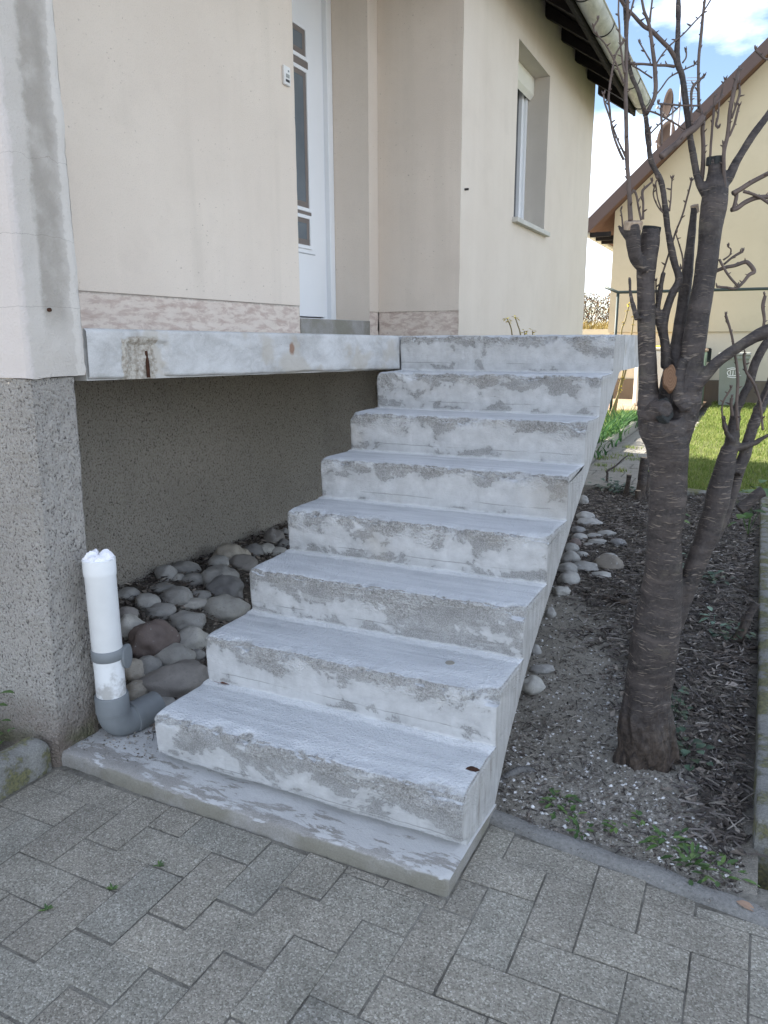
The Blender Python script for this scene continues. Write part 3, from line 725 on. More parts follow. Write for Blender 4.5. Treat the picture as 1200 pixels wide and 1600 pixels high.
# foot slab
def slab_part():
    b = MB(); xs = [-0.345 + (1.099 + 0.345) * i / 120 for i in range(121)]
    prof = [(-0.118, -0.075), (-0.117, -0.02), (-0.114, -0.006), (-0.106, 0.0), (-0.085, 0.001), (-0.06, 0.001), (-0.03, 0.0), (0.0, 0.0), (0.03, 0.0), (0.09, -0.004), (0.20, -0.012), (0.30, -0.02)]
    for x in xs:
        e = min(x + 0.345, 1.099 - x); ins = 0.008 * max(0, 1 - e / 0.01)
        for (y, z) in prof:
            P = Vector((x, y, z)); d = fb(P, 22, 4) * 0.005
            yy = y + d + (ins if y < 0 else 0) + (0.02 * sm(0.2, -0.30, x) if y < -0.05 else 0)
            b.v.append((x, yy, z + (fb(P, 14, 4) * 0.004 if z > -0.01 else 0) - (ins * 0.6 if z > -.05 else 0)))
    n = len(prof)
    for i in range(120):
        for q in range(n - 1): b.f.append((i * n + q, (i + 1) * n + q, (i + 1) * n + q + 1, i * n + q + 1))
    for i in (0, 120):
        r_ = list(range(i * n, i * n + n)); o = len(b.v); b.v += [(xs[i], 0.30, -0.08)]; b.f.append(tuple(r_ + [o]))
    ob = b.build('foot_slab', M['slab'], stairs); auto_smooth(ob, 45); return ob
slab_part()

# ------------------------------------------------------------------ LANDING
landing = thing('porch_landing', 'light grey concrete porch landing slab with a spalled rusty edge under the front door', 'landing', (-0.3, 2.6, 1.25))
E0, E1 = Vector((-0.335, 0.178, 0)), Vector((-0.002, 1.956, 0))
poly = [(-0.99, 0.178), (-0.352, 0.178), (-0.02, 1.97), (-0.02, 2.24), (1.0934, 2.24), (1.0934, 3.45), (-0.33, 3.45), (-0.33, 3.722), (-0.99, 3.722)]
b = MB()
def ltop(x, y): return 1.400 + 0.022 * max(0, min(1, (1.95 - y) / 1.78))
n0 = len(poly)
b.v += [(x, y, ltop(x, y) - 0.173) for x, y in poly] + [(x, y, ltop(x, y)) for x, y in poly]
b.f += [tuple(range(n0))[::-1], tuple(range(n0, 2 * n0))] + [(i, (i + 1) % n0, n0 + (i + 1) % n0, n0 + i) for i in range(n0)]
b.build('slab', M['landing'], landing)
# long edge face with real damage
b = MB(); NX, NZ = 260, 30
Dn = (E1 - E0).normalized(); Nn = Vector((Dn.y, -Dn.x, 0))
LEN = (E1 - E0).length
for i in range(NX + 1):
    for q in range(NZ + 4):
        s = LEN * i / NX; P = E0 + Dn * s; zt = ltop(P.x, P.y); zb_ = zt - 0.168 - 0.006 * mn.noise(Vector((s * 5, 3, 0))) - 0.004 * sm(1.2, 1.9, s)
        t = min(1, max(0, (q - 1) / NZ)); z = zb_ + (zt - zb_) * t
        d = 0.004 * fb(Vector((s, z, 0)), 5, 3) + 0.0016 * fb(Vector((s, z, 5)), 40, 3)
        er = 0.010; e = min((zt - z), (z - zb_)); ins = er - math.sqrt(max(0, er * er - (er - e) ** 2)) if e < er else 0
        edge = max(0, 1 - e / 0.03); d -= ins + edge * max(0, fb(Vector((s, z * 0.3, 9)), 9, 4)) * 0.012
        cs = 0.245; cz = zb_ + 0.066
        w_ = 0.088 + 0.022 * mn.noise(Vector((s * 14, z * 14, 1)))
        hgt = 0.075 + 0.02 * mn.noise(Vector((s * 10, 2, 1)))
        if abs(s - cs) < w_ and z - zb_ < hgt * 1.75:
            dep = 0.016 * sm(1.0, 0.82, abs(s - cs) / w_) * sm(1.0, 0.85, (z - zb_) / (hgt * 1.75))
            d -= dep * (1 + 0.5 * fb(Vector((s, z, 2)), 30, 3))
        PP = P + Nn * d
        if q == 0: PP = P - Nn * 0.03
        if q == NZ + 2: PP = P + Nn * (d - 0.004)
        if q == NZ + 3: PP = P - Nn * 0.03
        b.v.append((PP.x, PP.y, z + (0.0015 if q > NZ + 1 else 0)))
st = NZ + 4
for i in range(NX):
    for q in range(st - 1): b.f.append((i * st + q, (i + 1) * st + q, (i + 1) * st + q + 1, i * st + q + 1))
o = b.build('edge_face', M['landing'], landing); auto_smooth(o, 55)
P = E0 + Dn * 0.245
rb = MB().tube(cat([(Vector((P.x, P.y, 1.250)) + Nn * -0.012, 0.0075), (Vector((P.x, P.y, 1.30)) + Nn * -0.014, 0.006), (Vector((P.x, P.y, 1.345)) + Nn * -0.018, 0.005)], 5), 8, True, 0.5)
rb.build('rusty_rebar', M['rust'], landing, True)

# ------------------------------------------------------------------ HOUSE
house = thing('house', 'beige rendered house with white front door in a recessed porch above concrete stairs', 'house', (-3, 3, 0))
XA, XB, YN, YE = -1.0, -0.339, 3.726, 8.15
EZ = 4.34
# front wall / pier upper part, slightly proud of the roughcast socle, ragged far edge
b = MB()
def col_grid(b, fn, na, nb):
    o = len(b.v)
    for i in range(na + 1):
        for j in range(nb + 1): b.v.append(tuple(fn(i / na, j / nb)))
    for i in range(na):
        for j in range(nb):
            a = o + i * (nb + 1) + j; b.f.append((a, a + nb + 1, a + nb + 2, a + 1))
def pier_face(s, t):
    z = 1.268 + (4.7 - 1.268) * t ** 1.6
    yf = 0.168 + 0.005 * mn.noise(Vector((z * 9, 1, 0))) + 0.005 * mn.noise(Vector((z * 40, 4, 0)))
    y = -0.062 + (yf + 0.062) * s
    x = XB + 0.004 * fb(Vector((0, y, z)), 9, 3) - (0.010 * max(0, 1 - s / 0.06) ** 2) - 0.004 * max(0, 1 - (1 - s) / 0.06)
    zz = z
    if t == 0: zz += 0.010 * mn.noise(Vector((y * 16, 9, 0))) + (0.016 if 0.02 < y < 0.085 else 0)
    return Vector((x, y, zz))
col_grid(b, pier_face, 34, 160)
col_grid(b, lambda s, t: pier_face(0, t) + Vector((-4.2 * s, (-0.004 + 0.003 * fb(Vector((s * 4, 0, t * 4)), 9, 2)) * min(1, s * 20), 0)), 40, 160)
col_grid(b, lambda s, t: Vector((XB - 0.004 - 0.66 * s, pier_face(1, t).y + 0.001, pier_face(1, t).z)), 4, 160)
col_grid(b, lambda s, t: Vector((XB - 0.012 - 0.5 * s, -0.055 + 0.21 * t, 1.27)), 2, 2)
o = b.build('front_wall', M['pier'], house); auto_smooth(o, 50)
MB().box(-8.0, -0.055, -0.1, XB - 0.08, 0.155, 6.0).build('wall_core', M['beige'], house)
# roughcast socle of the pier, flaring at the foot
b = MB()
def soc(s, t):
    z = -0.10 + 1.365 * t; fl = 0.045 * (1 - sm(0, 1.0, max(0, z) / 1.25)) + 0.02 * (1 - sm(-0.05, 0.16, z))
    # s 0..1 runs: front face (from left) then corner then side then back
    segs = [(-3.5, -0.060 - fl), (XB - 0.03, -0.060 - fl), (XB - 0.008 + fl * .2, -0.048 - fl), (XB - 0.012 + fl * .3, -0.03 - fl * .5), (XB - 0.012 + fl * .3, 0.118 - fl * 0.8), (XB - 0.02, 0.128 - fl * 0.8), (XB - 0.7, 0.13)]
    Ls = [0.0, 0.42, 0.46, 0.49, 0.74, 0.77, 1.0]
    for q in range(6):
        if s <= Ls[q + 1] + 1e-9:
            f = (s - Ls[q]) / (Ls[q + 1] - Ls[q]); x = segs[q][0] + (segs[q + 1][0] - segs[q][0]) * f; y = segs[q][1] + (segs[q + 1][1] - segs[q][1]) * f; break
    P = Vector((x, y, z)); d = 0.006 * fb(P, 26, 4) + 0.004 * fb(P, 6, 2)
    nx_, ny_ = (0, -1) if s < 0.43 else ((1, 0) if 0.47 < s < 0.755 else ((0.7, -0.7) if s < 0.5 else (0, 1)))
    return Vector((x + nx_ * d, y + ny_ * d, z))
col_grid(b, soc, 200, 110)
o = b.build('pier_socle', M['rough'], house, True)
# foundation walls below the porch
b = MB()
col_grid(b, lambda s, t: (lambda P: P + Vector((0.008 * fb(P, 24, 4), 0, 0)))(Vector((-1.03, 0.13 + 3.6 * s, -0.12 + 1.36 * t))), 240, 100)
col_grid(b, lambda s, t: (lambda P: P + Vector((0, -0.008 * fb(P, 24, 4), 0)))(Vector((-1.03 + 0.70 * s, YN + 0.004, -0.12 + 1.36 * t))), 40, 60)
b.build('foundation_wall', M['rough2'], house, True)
# porch side wall with the doorway
Y0, Y1 = 2.584, 3.572
def wall_grid(name, P0, du, nu, dz, nz, m, nrm, amp=0.002, fr=8):
    b = MB(); col_grid(b, lambda s, t: (lambda P: P + nrm * (amp * fb(P, fr, 3)))(P0 + du * s + Vector((0, 0, dz * t))), nu, nz)
    return b.build(name, m, house, True)
X1 = Vector((1, 0, 0)); YM = Vector((0, -1, 0))
wall_grid('porch_wall', Vector((XA, 0.10, 1.597)), Vector((0, Y0 - 0.10, 0)), 60, 3.0, 60, M['beige'], X1)
b = MB().box(XA - 0.29, Y0 - 0.004, 1.40, XA - 0.004, Y0 - 0.002, 4.5); b.build('door_reveal', M['beige'], house)
b = MB(); b.box(XA - 0.012, Y1, 1.59, XA, YN - 0.002, 4.6); b.build('corner_strip', M['beige'], house)
wall_grid('door_reveal', Vector((XA - 0.30, Y1, 1.515)), Vector((0.297, 0, 0)), 12, 3.0, 60, M['beige'], YM, 0.0015)
wall_grid('porch_wall', Vector((XA - 0.02, YN, 1.59)), Vector((XB - XA + 0.02, 0, 0)), 24, 3.0, 60, M['beige'], YM, 0.0015)
def skirt(nm, P0, du, nrm, nu, z0=1.37, z1=1.602):
    b = MB()
    def f(s, t):
        P = P0 + du * s + Vector((0, 0, z0 + (z1 - z0) * t)); return P + nrm * (-0.006 + 0.005 * fb(P, 12, 4) + (0.004 if t < 0.35 else 0)) 
    col_grid(b, f, nu, 24); return b.build(nm, M['skirting'], house, True)
skirt('skirting', Vector((XA, 0.10, 0)), Vector((0, Y0 - 0.10, 0)), X1, 120)
skirt('skirting', Vector((XA, Y1, 0)), Vector((0, YN - Y1, 0)), X1, 10, 1.37, 1.593)
skirt('skirting', Vector((XA, YN, 0)), Vector((XB - XA, 0, 0)), YM, 40, 1.37, 1.593)
# doorstep
b = MB(); b.bbox(XA - 0.30, Y0 + 0.001, 1.36, XA + 0.004, Y1 - 0.001, 1.520, 0.006); b.build('doorstep', M['slab'], house)
# window wall: one sheet with a hole
WY0, WY1, WZ0, WZ1 = 5.035, 6.07, 2.405, 3.805
b = MB()
def ww(y0, y1, z0, z1, ny, nz): col_grid(b, lambda s, t: (lambda P: P + X1 * (0.0015 * fb(P, 5, 3)))(Vector((XB, y0 + (y1 - y0) * s, z0 + (z1 - z0) * t))), ny, nz)
ww(YN, WY0, -0.1, WZ0, 30, 40); ww(YN, WY0, WZ0, WZ1, 30, 30); ww(YN, WY0, WZ1, EZ, 30, 10)
ww(WY0, WY1, -0.1, WZ0, 20, 40); ww(WY0, WY1, WZ1, EZ, 20, 10)
ww(WY1, YE, -0.1, WZ0, 40, 40); ww(WY1, YE, WZ0, WZ1, 40, 30); ww(WY1, YE, WZ1, EZ, 40, 10)
b.build('window_wall', M['cream'], house, True)
b = MB()
b.box(XB - 0.30, WY1, WZ0, XB - 0.001, WY1 + 0.02, WZ1 + .02); b.box(XB - 0.30, WY0 - 0.02, WZ0, XB - 0.001, WY0, WZ1 + .02)
b.box(XB - 0.30, WY0, WZ1, XB - 0.001, WY1, WZ1 + 0.02); b.box(XB - 0.30, WY0, WZ0 - .02, XB - 0.001, WY1, WZ0)
b.build('window_reveal', M['reveal'], house)
b = MB(); b.box(-8.0, YE - 0.2, -0.1, XB - 0.002, YE, EZ); b.prism([(-8.2, EZ), (XB, EZ), (-4.2, 7.0)], YE - 0.2, YE, 'y'); b.prism([(-8.2, 4.7), (XB - .3, 4.7), (-4.2, 7.0)], -0.055, 0.155, 'y')
b.box(-8.2, -0.05, -0.1, -8.0, YE, EZ)
b.build('outer_wall', M['cream'], house)
b = MB().box(XA - 0.01, 0.16, 4.40, XB - 0.001, YN - 0.001, 4.43); b.build('porch_ceiling', M['darkwood'], house)
b = MB().box(XB - 0.03, 0.16, 4.36, XB - 0.002, YN - 0.001, 4.6); b.build('porch_beam', M['darkwood'], house)
# window
win = MB(); fx0, fx1 = XB - 0.285, XB - 0.235
win.bbox(fx0, WY0 + .002, WZ0 + .002, fx1, WY0 + 0.06, WZ1 - .002, 0.004); win.bbox(fx0, WY1 - 0.075, WZ0 + .002, fx1, WY1 - .002, WZ1 - .002, 0.004)
win.bbox(fx0, WY0 + 0.061, WZ0 + .002, fx1, WY1 - 0.076, WZ0 + 0.07, 0.004); win.bbox(fx0, WY0 + 0.061, WZ1 - 0.08, fx1, WY1 - 0.076, WZ1 - .002, 0.004)
window = win.build('window', M['white'], house)
MB().bbox(fx0 + .005, WY1 - 0.135, WZ0 + 0.071, fx1 + 0.014, WY1 - 0.077, WZ1 - 0.09, 0.004).build('frame', M['white'], window)
MB().bbox(fx0 + .005, 5.56, WZ0 + 0.071, fx1 + 0.012, 5.64, WZ1 - 0.09, 0.004).build('frame', M['white'], window)
MB().box(fx0 + 0.02, WY0 + 0.061, WZ0 + 0.071, fx0 + 0.03, WY1 - 0.136, WZ1 - 0.09).build('pane', M['wglass'], window)
b = MB(); b.prism([(XB - 0.23, 3.66), (XB - 0.185, 3.615), (XB - 0.150, 3.655), (XB - 0.150, 3.803), (XB - 0.23, 3.803)], WY0 + .002, WY1 - .002, 'y')
b.build('shutter_box', M['offwhite'], window)
MB().bbox(XB - 0.233, WY1 - 0.05, WZ0 + .003, XB - 0.205, WY1 - 0.003, 3.63, 0.003).build('shutter_rail', M['white'], window)
MB().bbox(XB - 0.233, WY0 + 0.003, WZ0 + .003, XB - 0.205, WY0 + 0.05, 3.63, 0.003).build('shutter_rail', M['white'], window)
b = MB(); b.bbox(XB - 0.23, WY0 - 0.035, WZ0 - 0.036, XB + 0.05, WY1 + 0.07, WZ0 + 0.006, 0.006); b.build('sill', plain('stone_sill', (0.50, 0.485, 0.44), 0.8), window)
# little iron pin on the wall
MB().tube([(Vector((XB - .01, YN + 0.08, 2.44)), 0.008), (Vector((XB + 0.03, YN + 0.08, 2.44)), 0.008)], 8).build('wall_pin', M['black'], house)
# roof
b = MB(); SL = math.tan(R(36)); ex, ez = 0.085, 4.03
b.prism([(ex, ez), (ex, ez + 0.16), (-4.2, ez + 0.16 + SL * (4.2 + ex)), (-8.5, ez + 0.16), (-8.5, ez), (-4.2, ez + SL * (4.2 + ex))], -0.55, 8.40, 'y')
roof = b.build('roof', M['darkwood'], house)
b = MB(); b.prism([(ex + 0.04, ez + 0.165), (ex + 0.04, ez + 0.20), (-4.2, ez + 0.20 + SL * (4.24 + ex)), (-8.54, ez + 0.20), (-8.54, ez + 0.165), (-4.2, ez + 0.165 + SL * (4.24 + ex))], -0.60, 8.45, 'y')
b.build('tile_covering', M['rooftile'], roof)
y = -0.4
while y < 8.4:
    b = MB(); zz = lambda x: ez + SL * (ex - x)
    b.prism([(ex - 0.02, zz(ex) - 0.002 + 0.0), (ex - 0.02, zz(ex) - 0.07), (XB + 0.003, zz(XB) - 0.115), (XB + 0.003, zz(XB) - 0.002)], y, y + 0.07, 'y')
    b.build('rafter', M['darkwood'], roof); y += 0.62
b = MB().box(ex - 0.015, -0.55, ez - 0.075, ex + 0.012, 8.40, ez - 0.003); b.build('fascia', M['darkwood'], roof)
# gutter
gx, gz, gr = 0.180, 4.075, 0.098
b = MB(); seg = 18; ys = [-0.55 + 9.0 * i / 60 for i in range(61)]
for y in ys:
    for q in range(seg + 1):
        a = math.pi + math.pi * q / seg; b.v.append((gx + gr * math.cos(a), y, gz + gr * math.sin(a)))
for i in range(60):
    for q in range(seg): b.f.append((i * (seg + 1) + q, i * (seg + 1) + q + 1, (i + 1) * (seg + 1) + q + 1, (i + 1) * (seg + 1) + q))
b.f.append(tuple(range(60 * (seg + 1), 61 * (seg + 1))))
b.tube([(Vector((gx + gr, -0.55, gz)), 0.010), (Vector((gx + gr, 8.45, gz)), 0.010)], 8)
gut = b.build('gutter', M['gutter'], house, True)
y = 0.2
while y < 8.45:
    b = MB(); pts = [(Vector((gx + (gr + 0.003) * math.cos(math.pi + math.pi * q / 14), y, gz + (gr + 0.003) * math.sin(math.pi + math.pi * q / 14))), 0.0065) for q in range(15)]
    b.tube(pts, 6); b.build('bracket', M['black'], gut, True); y += 0.80
# front door
door = MB(); DX = -1.295
door.bbox(DX - 0.06, Y1 - 0.075, 1.522, DX + 0.005, Y1 - 0.003, 4.0, 0.004)
door.bbox(DX - 0.06, Y0 + 0.003, 1.522, DX + 0.005, Y0 + 0.075, 4.0, 0.004)
dr = door.build('front_door', M['white'], house)
MB().bbox(DX - 0.055, Y1 - 0.138, 1.522, DX - 0.030, Y1 - 0.077, 4.0, 0.004).build('frame', M['white'], dr)
MB().bbox(DX - 0.05, Y0 + 0.078, 1.548, DX - 0.002, Y1 - 0.146, 4.0, 0.004).build('leaf', M['white'], dr)
MB().bbox(DX - 0.05, Y0 + 0.078, 1.523, DX + 0.004, Y1 - 0.077, 1.538, 0.003).build('threshold', M['white'], dr)
gy1 = 3.205
for (z0, z1) in ((2.041, 2.220), (2.293, 3.169), (3.266, 3.432)):
    b = MB(); fw = 0.025
    for q in ((gy1, z0 - fw, gy1 + fw, z1 + fw), (2.80 - fw, z0 - fw, 2.80, z1 + fw), (2.80, z1, gy1, z1 + fw), (2.80, z0 - fw, gy1, z0)):
        b.bbox(DX - 0.004, q[0], q[1], DX + 0.010, q[2], q[3], 0.003)
    g = b.build('glazing_bead', M['white'], dr)
    MB().box(DX - 0.003, 2.80, z0, DX - 0.0005, gy1, z1).build('pane', M['glass'], g)
    b = MB()
    e = 0.03
    b.box(DX - 0.0004, 2.80, z1 - 0.03, DX + 0.0006, gy1 - 0.035, z1); b.box(DX - 0.0004, 2.80, z0, DX + 0.0006, gy1 - 0.035, z0 + 0.04)  # top and bottom strips paint brown reflections of the glass as solid bars
    b.box(DX - 0.0004, gy1 - 0.034, z0, DX + 0.0006, gy1, z1)
    b.build('spacer_and_reflection', M['taupe'], g)
for (z0, z1) in ((2.2465, 2.2665), (3.196, 3.239)):
    MB().box(DX - 0.003, 2.76, z0, DX + 0.006, gy1 + 0.025, z1).build('trim', M['taupe'], dr)
MB().tube([(Vector((DX + 0.001, 2.78, 1.985)), 0.004), (Vector((DX + 0.001, 3.275, 1.985)), 0.004)], 6).build('groove_strip', plain('groove_grey', (0.45, 0.46, 0.48)), dr)
# intercom
icl = MB().bbox(XA + 0.001, 2.452, 2.862, XA + 0.018, 2.520, 2.965, 0.004).build('intercom', plain('intercom_plate', (0.70, 0.69, 0.67), 0.4), house)
MB().box(XA + 0.0182, 2.466, 2.878, XA + 0.0195, 2.506, 2.892).build('name_plate', M['black'], icl)
MB().box(XA + 0.0182, 2.490, 2.935, XA + 0.0195, 2.504, 2.945).build('symbol', M['grey_pvc'], icl)
MB().bbox(XA + 0.0175, 2.470, 2.902, XA + 0.022, 2.504, 2.922, 0.002).build('push_button', M['binlid'], icl)
# anchors left in the pier and in the landing
MB().tube([(Vector((XB - 0.002, 0.036, 1.478)), 0.006), (Vector((XB + 0.010, 0.036, 1.478)), 0.006)], 8).build('wall_pin', M['rust'], house)

# ------------------------------------------------------------------ DRAIN PIPE
pp = Vector((-0.254, 0.072, 0)); lean = Vector((0.004, -0.008, 1)).normalized()
pipe = thing('drain_pipe', 'white plastic drain pipe standing upright on a grey elbow beside the pier', 'pipe', pp)
def pz(z): return pp + lean * z
def ptube(prof, m, nm, par=pipe, hollow=None):
    b = MB(); pts = [(pz(z), r) for r, z in prof]; b.tube(pts, 28, hollow is None)
    if hollow: b.tube([(pz(prof[-1][1]), prof[-1][0]), (pz(prof[-1][1] + .001), prof[-1][0] - .003), (pz(prof[-1][1] - hollow), prof[-1][0] - .0035)], 28, False)
    o = b.build(nm, m, par, True); auto_smooth(o, 50); return o
up_ = ptube([(0.0498, 0.333), (0.0515, 0.336), (0.0515, 0.60), (0.0535, 0.604), (0.0545, 0.62), (0.0545, 0.658), (0.0548, 0.661)], M['pipe'], 'upper_pipe', hollow=0.05)
ptube([(0.0508, 0.15), (0.0508, 0.34)], M['pipe'], 'lower_pipe')
ptube([(0.0520, 0.297), (0.0552, 0.300), (0.0552, 0.334), (0.0520, 0.337)], M['grey_pvc'], 'coupling')
ptube([(0.0545, 0.094), (0.0585, 0.097), (0.0585, 0.152), (0.0562, 0.162)], M['grey_pvc'], 'socket')
b = MB(); pts = []
dirh = Vector((0.18, 0.97, 0.03)).normalized(); rb_ = 0.064; c0 = pz(0.098)
for q in range(15):
    a = math.pi / 2 * q / 14
    pts.append((c0 + dirh * (rb_ * (1 - math.cos(a))) - Vector((0, 0, 1)) * (rb_ * math.sin(a)), 0.0560))
b.tube(pts + [(pts[-1][0] + dirh * 0.02, 0.0560)], 28)
el = b.build('elbow', M['grey_pvc'], pipe, True); auto_smooth(el, 50)
e0 = pts[-1][0]
b = MB(); b.tube([(e0 + dirh * .006, 0.0565), (e0 + dirh * .008, 0.0600), (e0 + dirh * .022, 0.0600), (e0 + dirh * .024, 0.0565), (e0 + dirh * 0.12, 0.0565)], 28)
o = b.build('collar', M['grey_pvc'], pipe, True); auto_smooth(o, 50)
b = MB(); q0 = pz(0.292) + Vector((0.020, 0.040, 0)); dd = Vector((0.80, -0.60, 0)).normalized(); dd = (RT * 0.97 + Vector((0, 0, 0.05))).normalized()
b.tube([(q0, 0.035), (q0 + dd * .016, 0.035), (q0 + dd * .017, 0.043), (q0 + dd * .026, 0.043), (q0 + dd * .027, 0.030)], 24)
o = b.build('branch_cap', M['grey_pvc'], pipe, True); auto_smooth(o, 50)
b = MB(); b.tube([(pz(0.345) + Vector((-0.040, 0.02, 0)), 0.006), (pz(0.362) + Vector((-0.105, 0.035, 0)), 0.006)], 8); b.build('bracket', M['black'], pipe, True)
# crumpled paper stuffed in the pipe end
b = MB(); bm = bmesh.new(); bmesh.ops.create_icosphere(bm, subdivisions=5, radius=1)
for v in bm.verts:
    P = v.co.copy(); d = 0.98 + 0.16 * (mn.ridged_multi_fractal(P * 1.5 + Vector((3, 1, 2)), 1.0, 2.1, 3, 1.0, 2.0) - 1.0) + 0.05 * mn.noise(P * 5)
    rim = 0.005 * math.sin(5 * math.atan2(P.y, P.x) + 0.8)
    v.co = pz(0.658) + Vector((P.x * 0.0498 * d, P.y * 0.0498 * d, P.z * 0.030 * d + (rim if P.z > 0 else 0) - 0.014 * math.exp(-((P.x * .9 + P.y * .44) / 0.16) ** 2) * (1 if P.z > 0 else 0)))
bm.verts.index_update(); b.add([v.co for v in bm.verts], [[v.index for v in f.verts] for f in bm.faces]); bm.free()
o = b.build('crumpled_paper', M['paper']); tag(o, 'crumpled white paper stuffed into the open top of the pipe', 'paper wad')

# ------------------------------------------------------------------ COBBLES
def cobble(P, sx, sy, sz, yaw, colr, label, group=None, angular=0.0, sink=0.35, tilt=0.0, seed=0):
    bm = bmesh.new(); bmesh.ops.create_icosphere(bm, subdivisions=4, radius=1)
    off = Vector((seed * 3.7, seed * 1.3, seed * 2.1))
    for v in bm.verts:
        n = v.co.copy(); d = 1 + 0.20 * mn.noise(n * 1.2 + off) + 0.09 * mn.noise(n * 2.6 + off) + 0.02 * mn.noise(n * 7 + off)
        for q in range(5):
            fn = Vector((math.sin(seed * 1.7 + q * 2.4), math.cos(seed * 2.3 + q * 1.9), math.sin(seed * .9 + q * 3.1))).normalized(); h_ = n.dot(fn) * d
            if h_ > 0.80: d *= 1 - 0.55 * (h_ - 0.80) / max(h_, .01)
        if angular:
            cl = mn.cell_vector(n * 1.3 + off)
            d += angular * (mn.noise(n * 2.0 + off) * 0.5 + 0.3 * abs(mn.noise(n * 3.4 + off)) + 0.12 * mn.noise(n * 9 + off))
        pw = n * d
        v.co = Vector((pw.x * sx / 2, pw.y * sy / 2, pw.z * sz / 2))
    me = bpy.data.meshes.new('cobblestone'); bm.to_mesh(me); bm.free()
    me.polygons.foreach_set('use_smooth', [True] * len(me.polygons)); me.materials.append(M['stone'])
    o = bpy.data.objects.new('cobblestone', me); col.objects.link(o)
    o.location = (P.x, P.y, P.z + sz * (0.5 - sink)); o.rotation_euler = (tilt, tilt * 0.5, yaw); o.color = (*colr, 1)
    return tag(o, label, 'stone', group)
GR = (0.35, 0.34, 0.32); DK = (0.20, 0.195, 0.19); PL = (0.45, 0.435, 0.40); TN = (0.40, 0.36, 0.30); RD = (0.19, 0.15, 0.135); PU = (0.28, 0.26, 0.24)
camyaw = math.atan2(RT.y, RT.x)
LST = [  # u, v (foot), width px, depth ratio, height ratio, yaw deg, colour, label, angular
 (260, 614, 30, .9, .9, 0, GR, 'rounded grey cobble against the roughcast wall at the left end of the back row', 0),
 (289, 898, 43, .8, .5, -5, GR, 'long flat cobble lying at the foot of the roughcast wall', 0),
 (278, 908, 18, .9, .7, 0, PL, 'tiny pale cobble between two grey ones near the wall', 0),
 (303, 914, 36, .8, .55, 5, GR, 'low smooth cobble in front of the long flat one by the wall', 0),
 (344, 918, 52, .9, .75, 10, GR, 'broad squarish grey cobble half hidden behind the dark angular one', .2),
 (353, 936, 52, .8, .75, -15, DK, 'dark angular cobble beside the stairs with a lighter edge', .35),
 (342, 888, 30, .9, .7, 0, GR, 'small round cobble behind the broad squarish one', 0),
 (357, 880, 42, .9, .8, 20, TN, 'upright tan grey cobble leaning on the wall in the middle of the back row', .2),
 (381, 890, 42, .8, .6, 30, PU, 'long brownish cobble touching the stair side below the fourth tread', .1),
 (378, 872, 24, .9, .7, 0, TN, 'small beige cobble in the back row beside a dark grey one', 0),
 (396, 870, 28, 1, .8, 0, DK, 'dark rounded cobble in the back row beyond the tan one', 0),
 (415, 866, 28, .9, .65, -10, PL, 'pale pointed cobble in the back row near the stair', .2),
 (428, 850, 28, .9, 1.0, 0, PU, 'round cobble highest up the wall next to the stair edge', 0),
 (444, 838, 15, 1, 1, 0, GR, 'sliver of a grey cobble peeping past the fifth step', 0),
 (443, 856, 18, 1, .9, 0, DK, 'small dark cobble pressed against the fifth step', 0),
 (432, 868, 30, .7, .45, 20, GR, 'thin flat cobble resting by the edge of the fourth tread', 0),
 (201, 936, 34, .8, .55, 0, GR, 'flat grey cobble just right of the white pipe by the wall', 0),
 (230, 950, 34, .9, .75, 15, GR, 'rounded grey cobble below the leaf litter at the wall', 0),
 (255, 926, 36, .8, .4, 0, GR, 'low oval cobble in the left part of the bed', 0),
 (276, 946, 46, .8, .65, -15, GR, 'wedge shaped bluish cobble in the middle of the bed', .2),
 (250, 964, 46, .8, .45, -5, GR, 'flat bluish cobble with leaf scraps in front of it', .1),
 (303, 953, 44, .7, .42, 0, PL, 'smooth low cobble left of the big pale oval one', 0),
 (312, 937, 32, .8, .42, 0, GR, 'small half buried cobble above the smooth low one', 0),
 (293, 984, 56, .7, .55, -20, GR, 'long lichen spotted cobble left of the pale oval one', .15),
 (351, 968, 64, .75, .62, -8, PL, 'big pale oval cobble with a yellowish patch beside the third step', 0),
 (200, 968, 30, .9, .75, 0, PU, 'pinkish cobble half behind the white pipe', 0),
 (204, 995, 40, .9, 1.0, 0, PL, 'mottled grey cobble with white lichen right of the pipe', .2),
 (238, 1022, 66, .8, .85, 25, RD, 'big reddish brown boulder with a white lichen streak', .25),
 (300, 1016, 48, .75, .85, 40, PL, 'pale egg shaped cobble tilted beside the second step', 0),
 (273, 1040, 54, .85, .68, 0, PL, 'pale round cobble in front of the reddish boulder', 0),
 (309, 1032, 22, 1, .9, 0, GR, 'little grey cobble tucked beside the second step', 0),
 (232, 1056, 42, .9, .75, 10, GR, 'grey cobble behind the large purple boulder', 0),
 (211, 1062, 40, .9, .9, 0, TN, 'tan angular cobble right of the pipe coupling', .2),
 (276, 1090, 102, .6, .56, 8, PU, 'largest purple grey boulder beside the lowest step', .22),
 (216, 1096, 36, .9, 1.1, 0, TN, 'tan slab like stone with scratched cross lines behind the elbow', .15),
 (256, 1112, 34, .9, .7, 0, GR, 'small grey cobble below the largest purple boulder', 0),
 (231, 1158, 18, 1, .9, 0, DK, 'dark little cobble under the grey elbow', 0),
]
LST[0] = (260, 906, 30, .9, .9, 0, GR, LST[0][7], 0)
k = 0
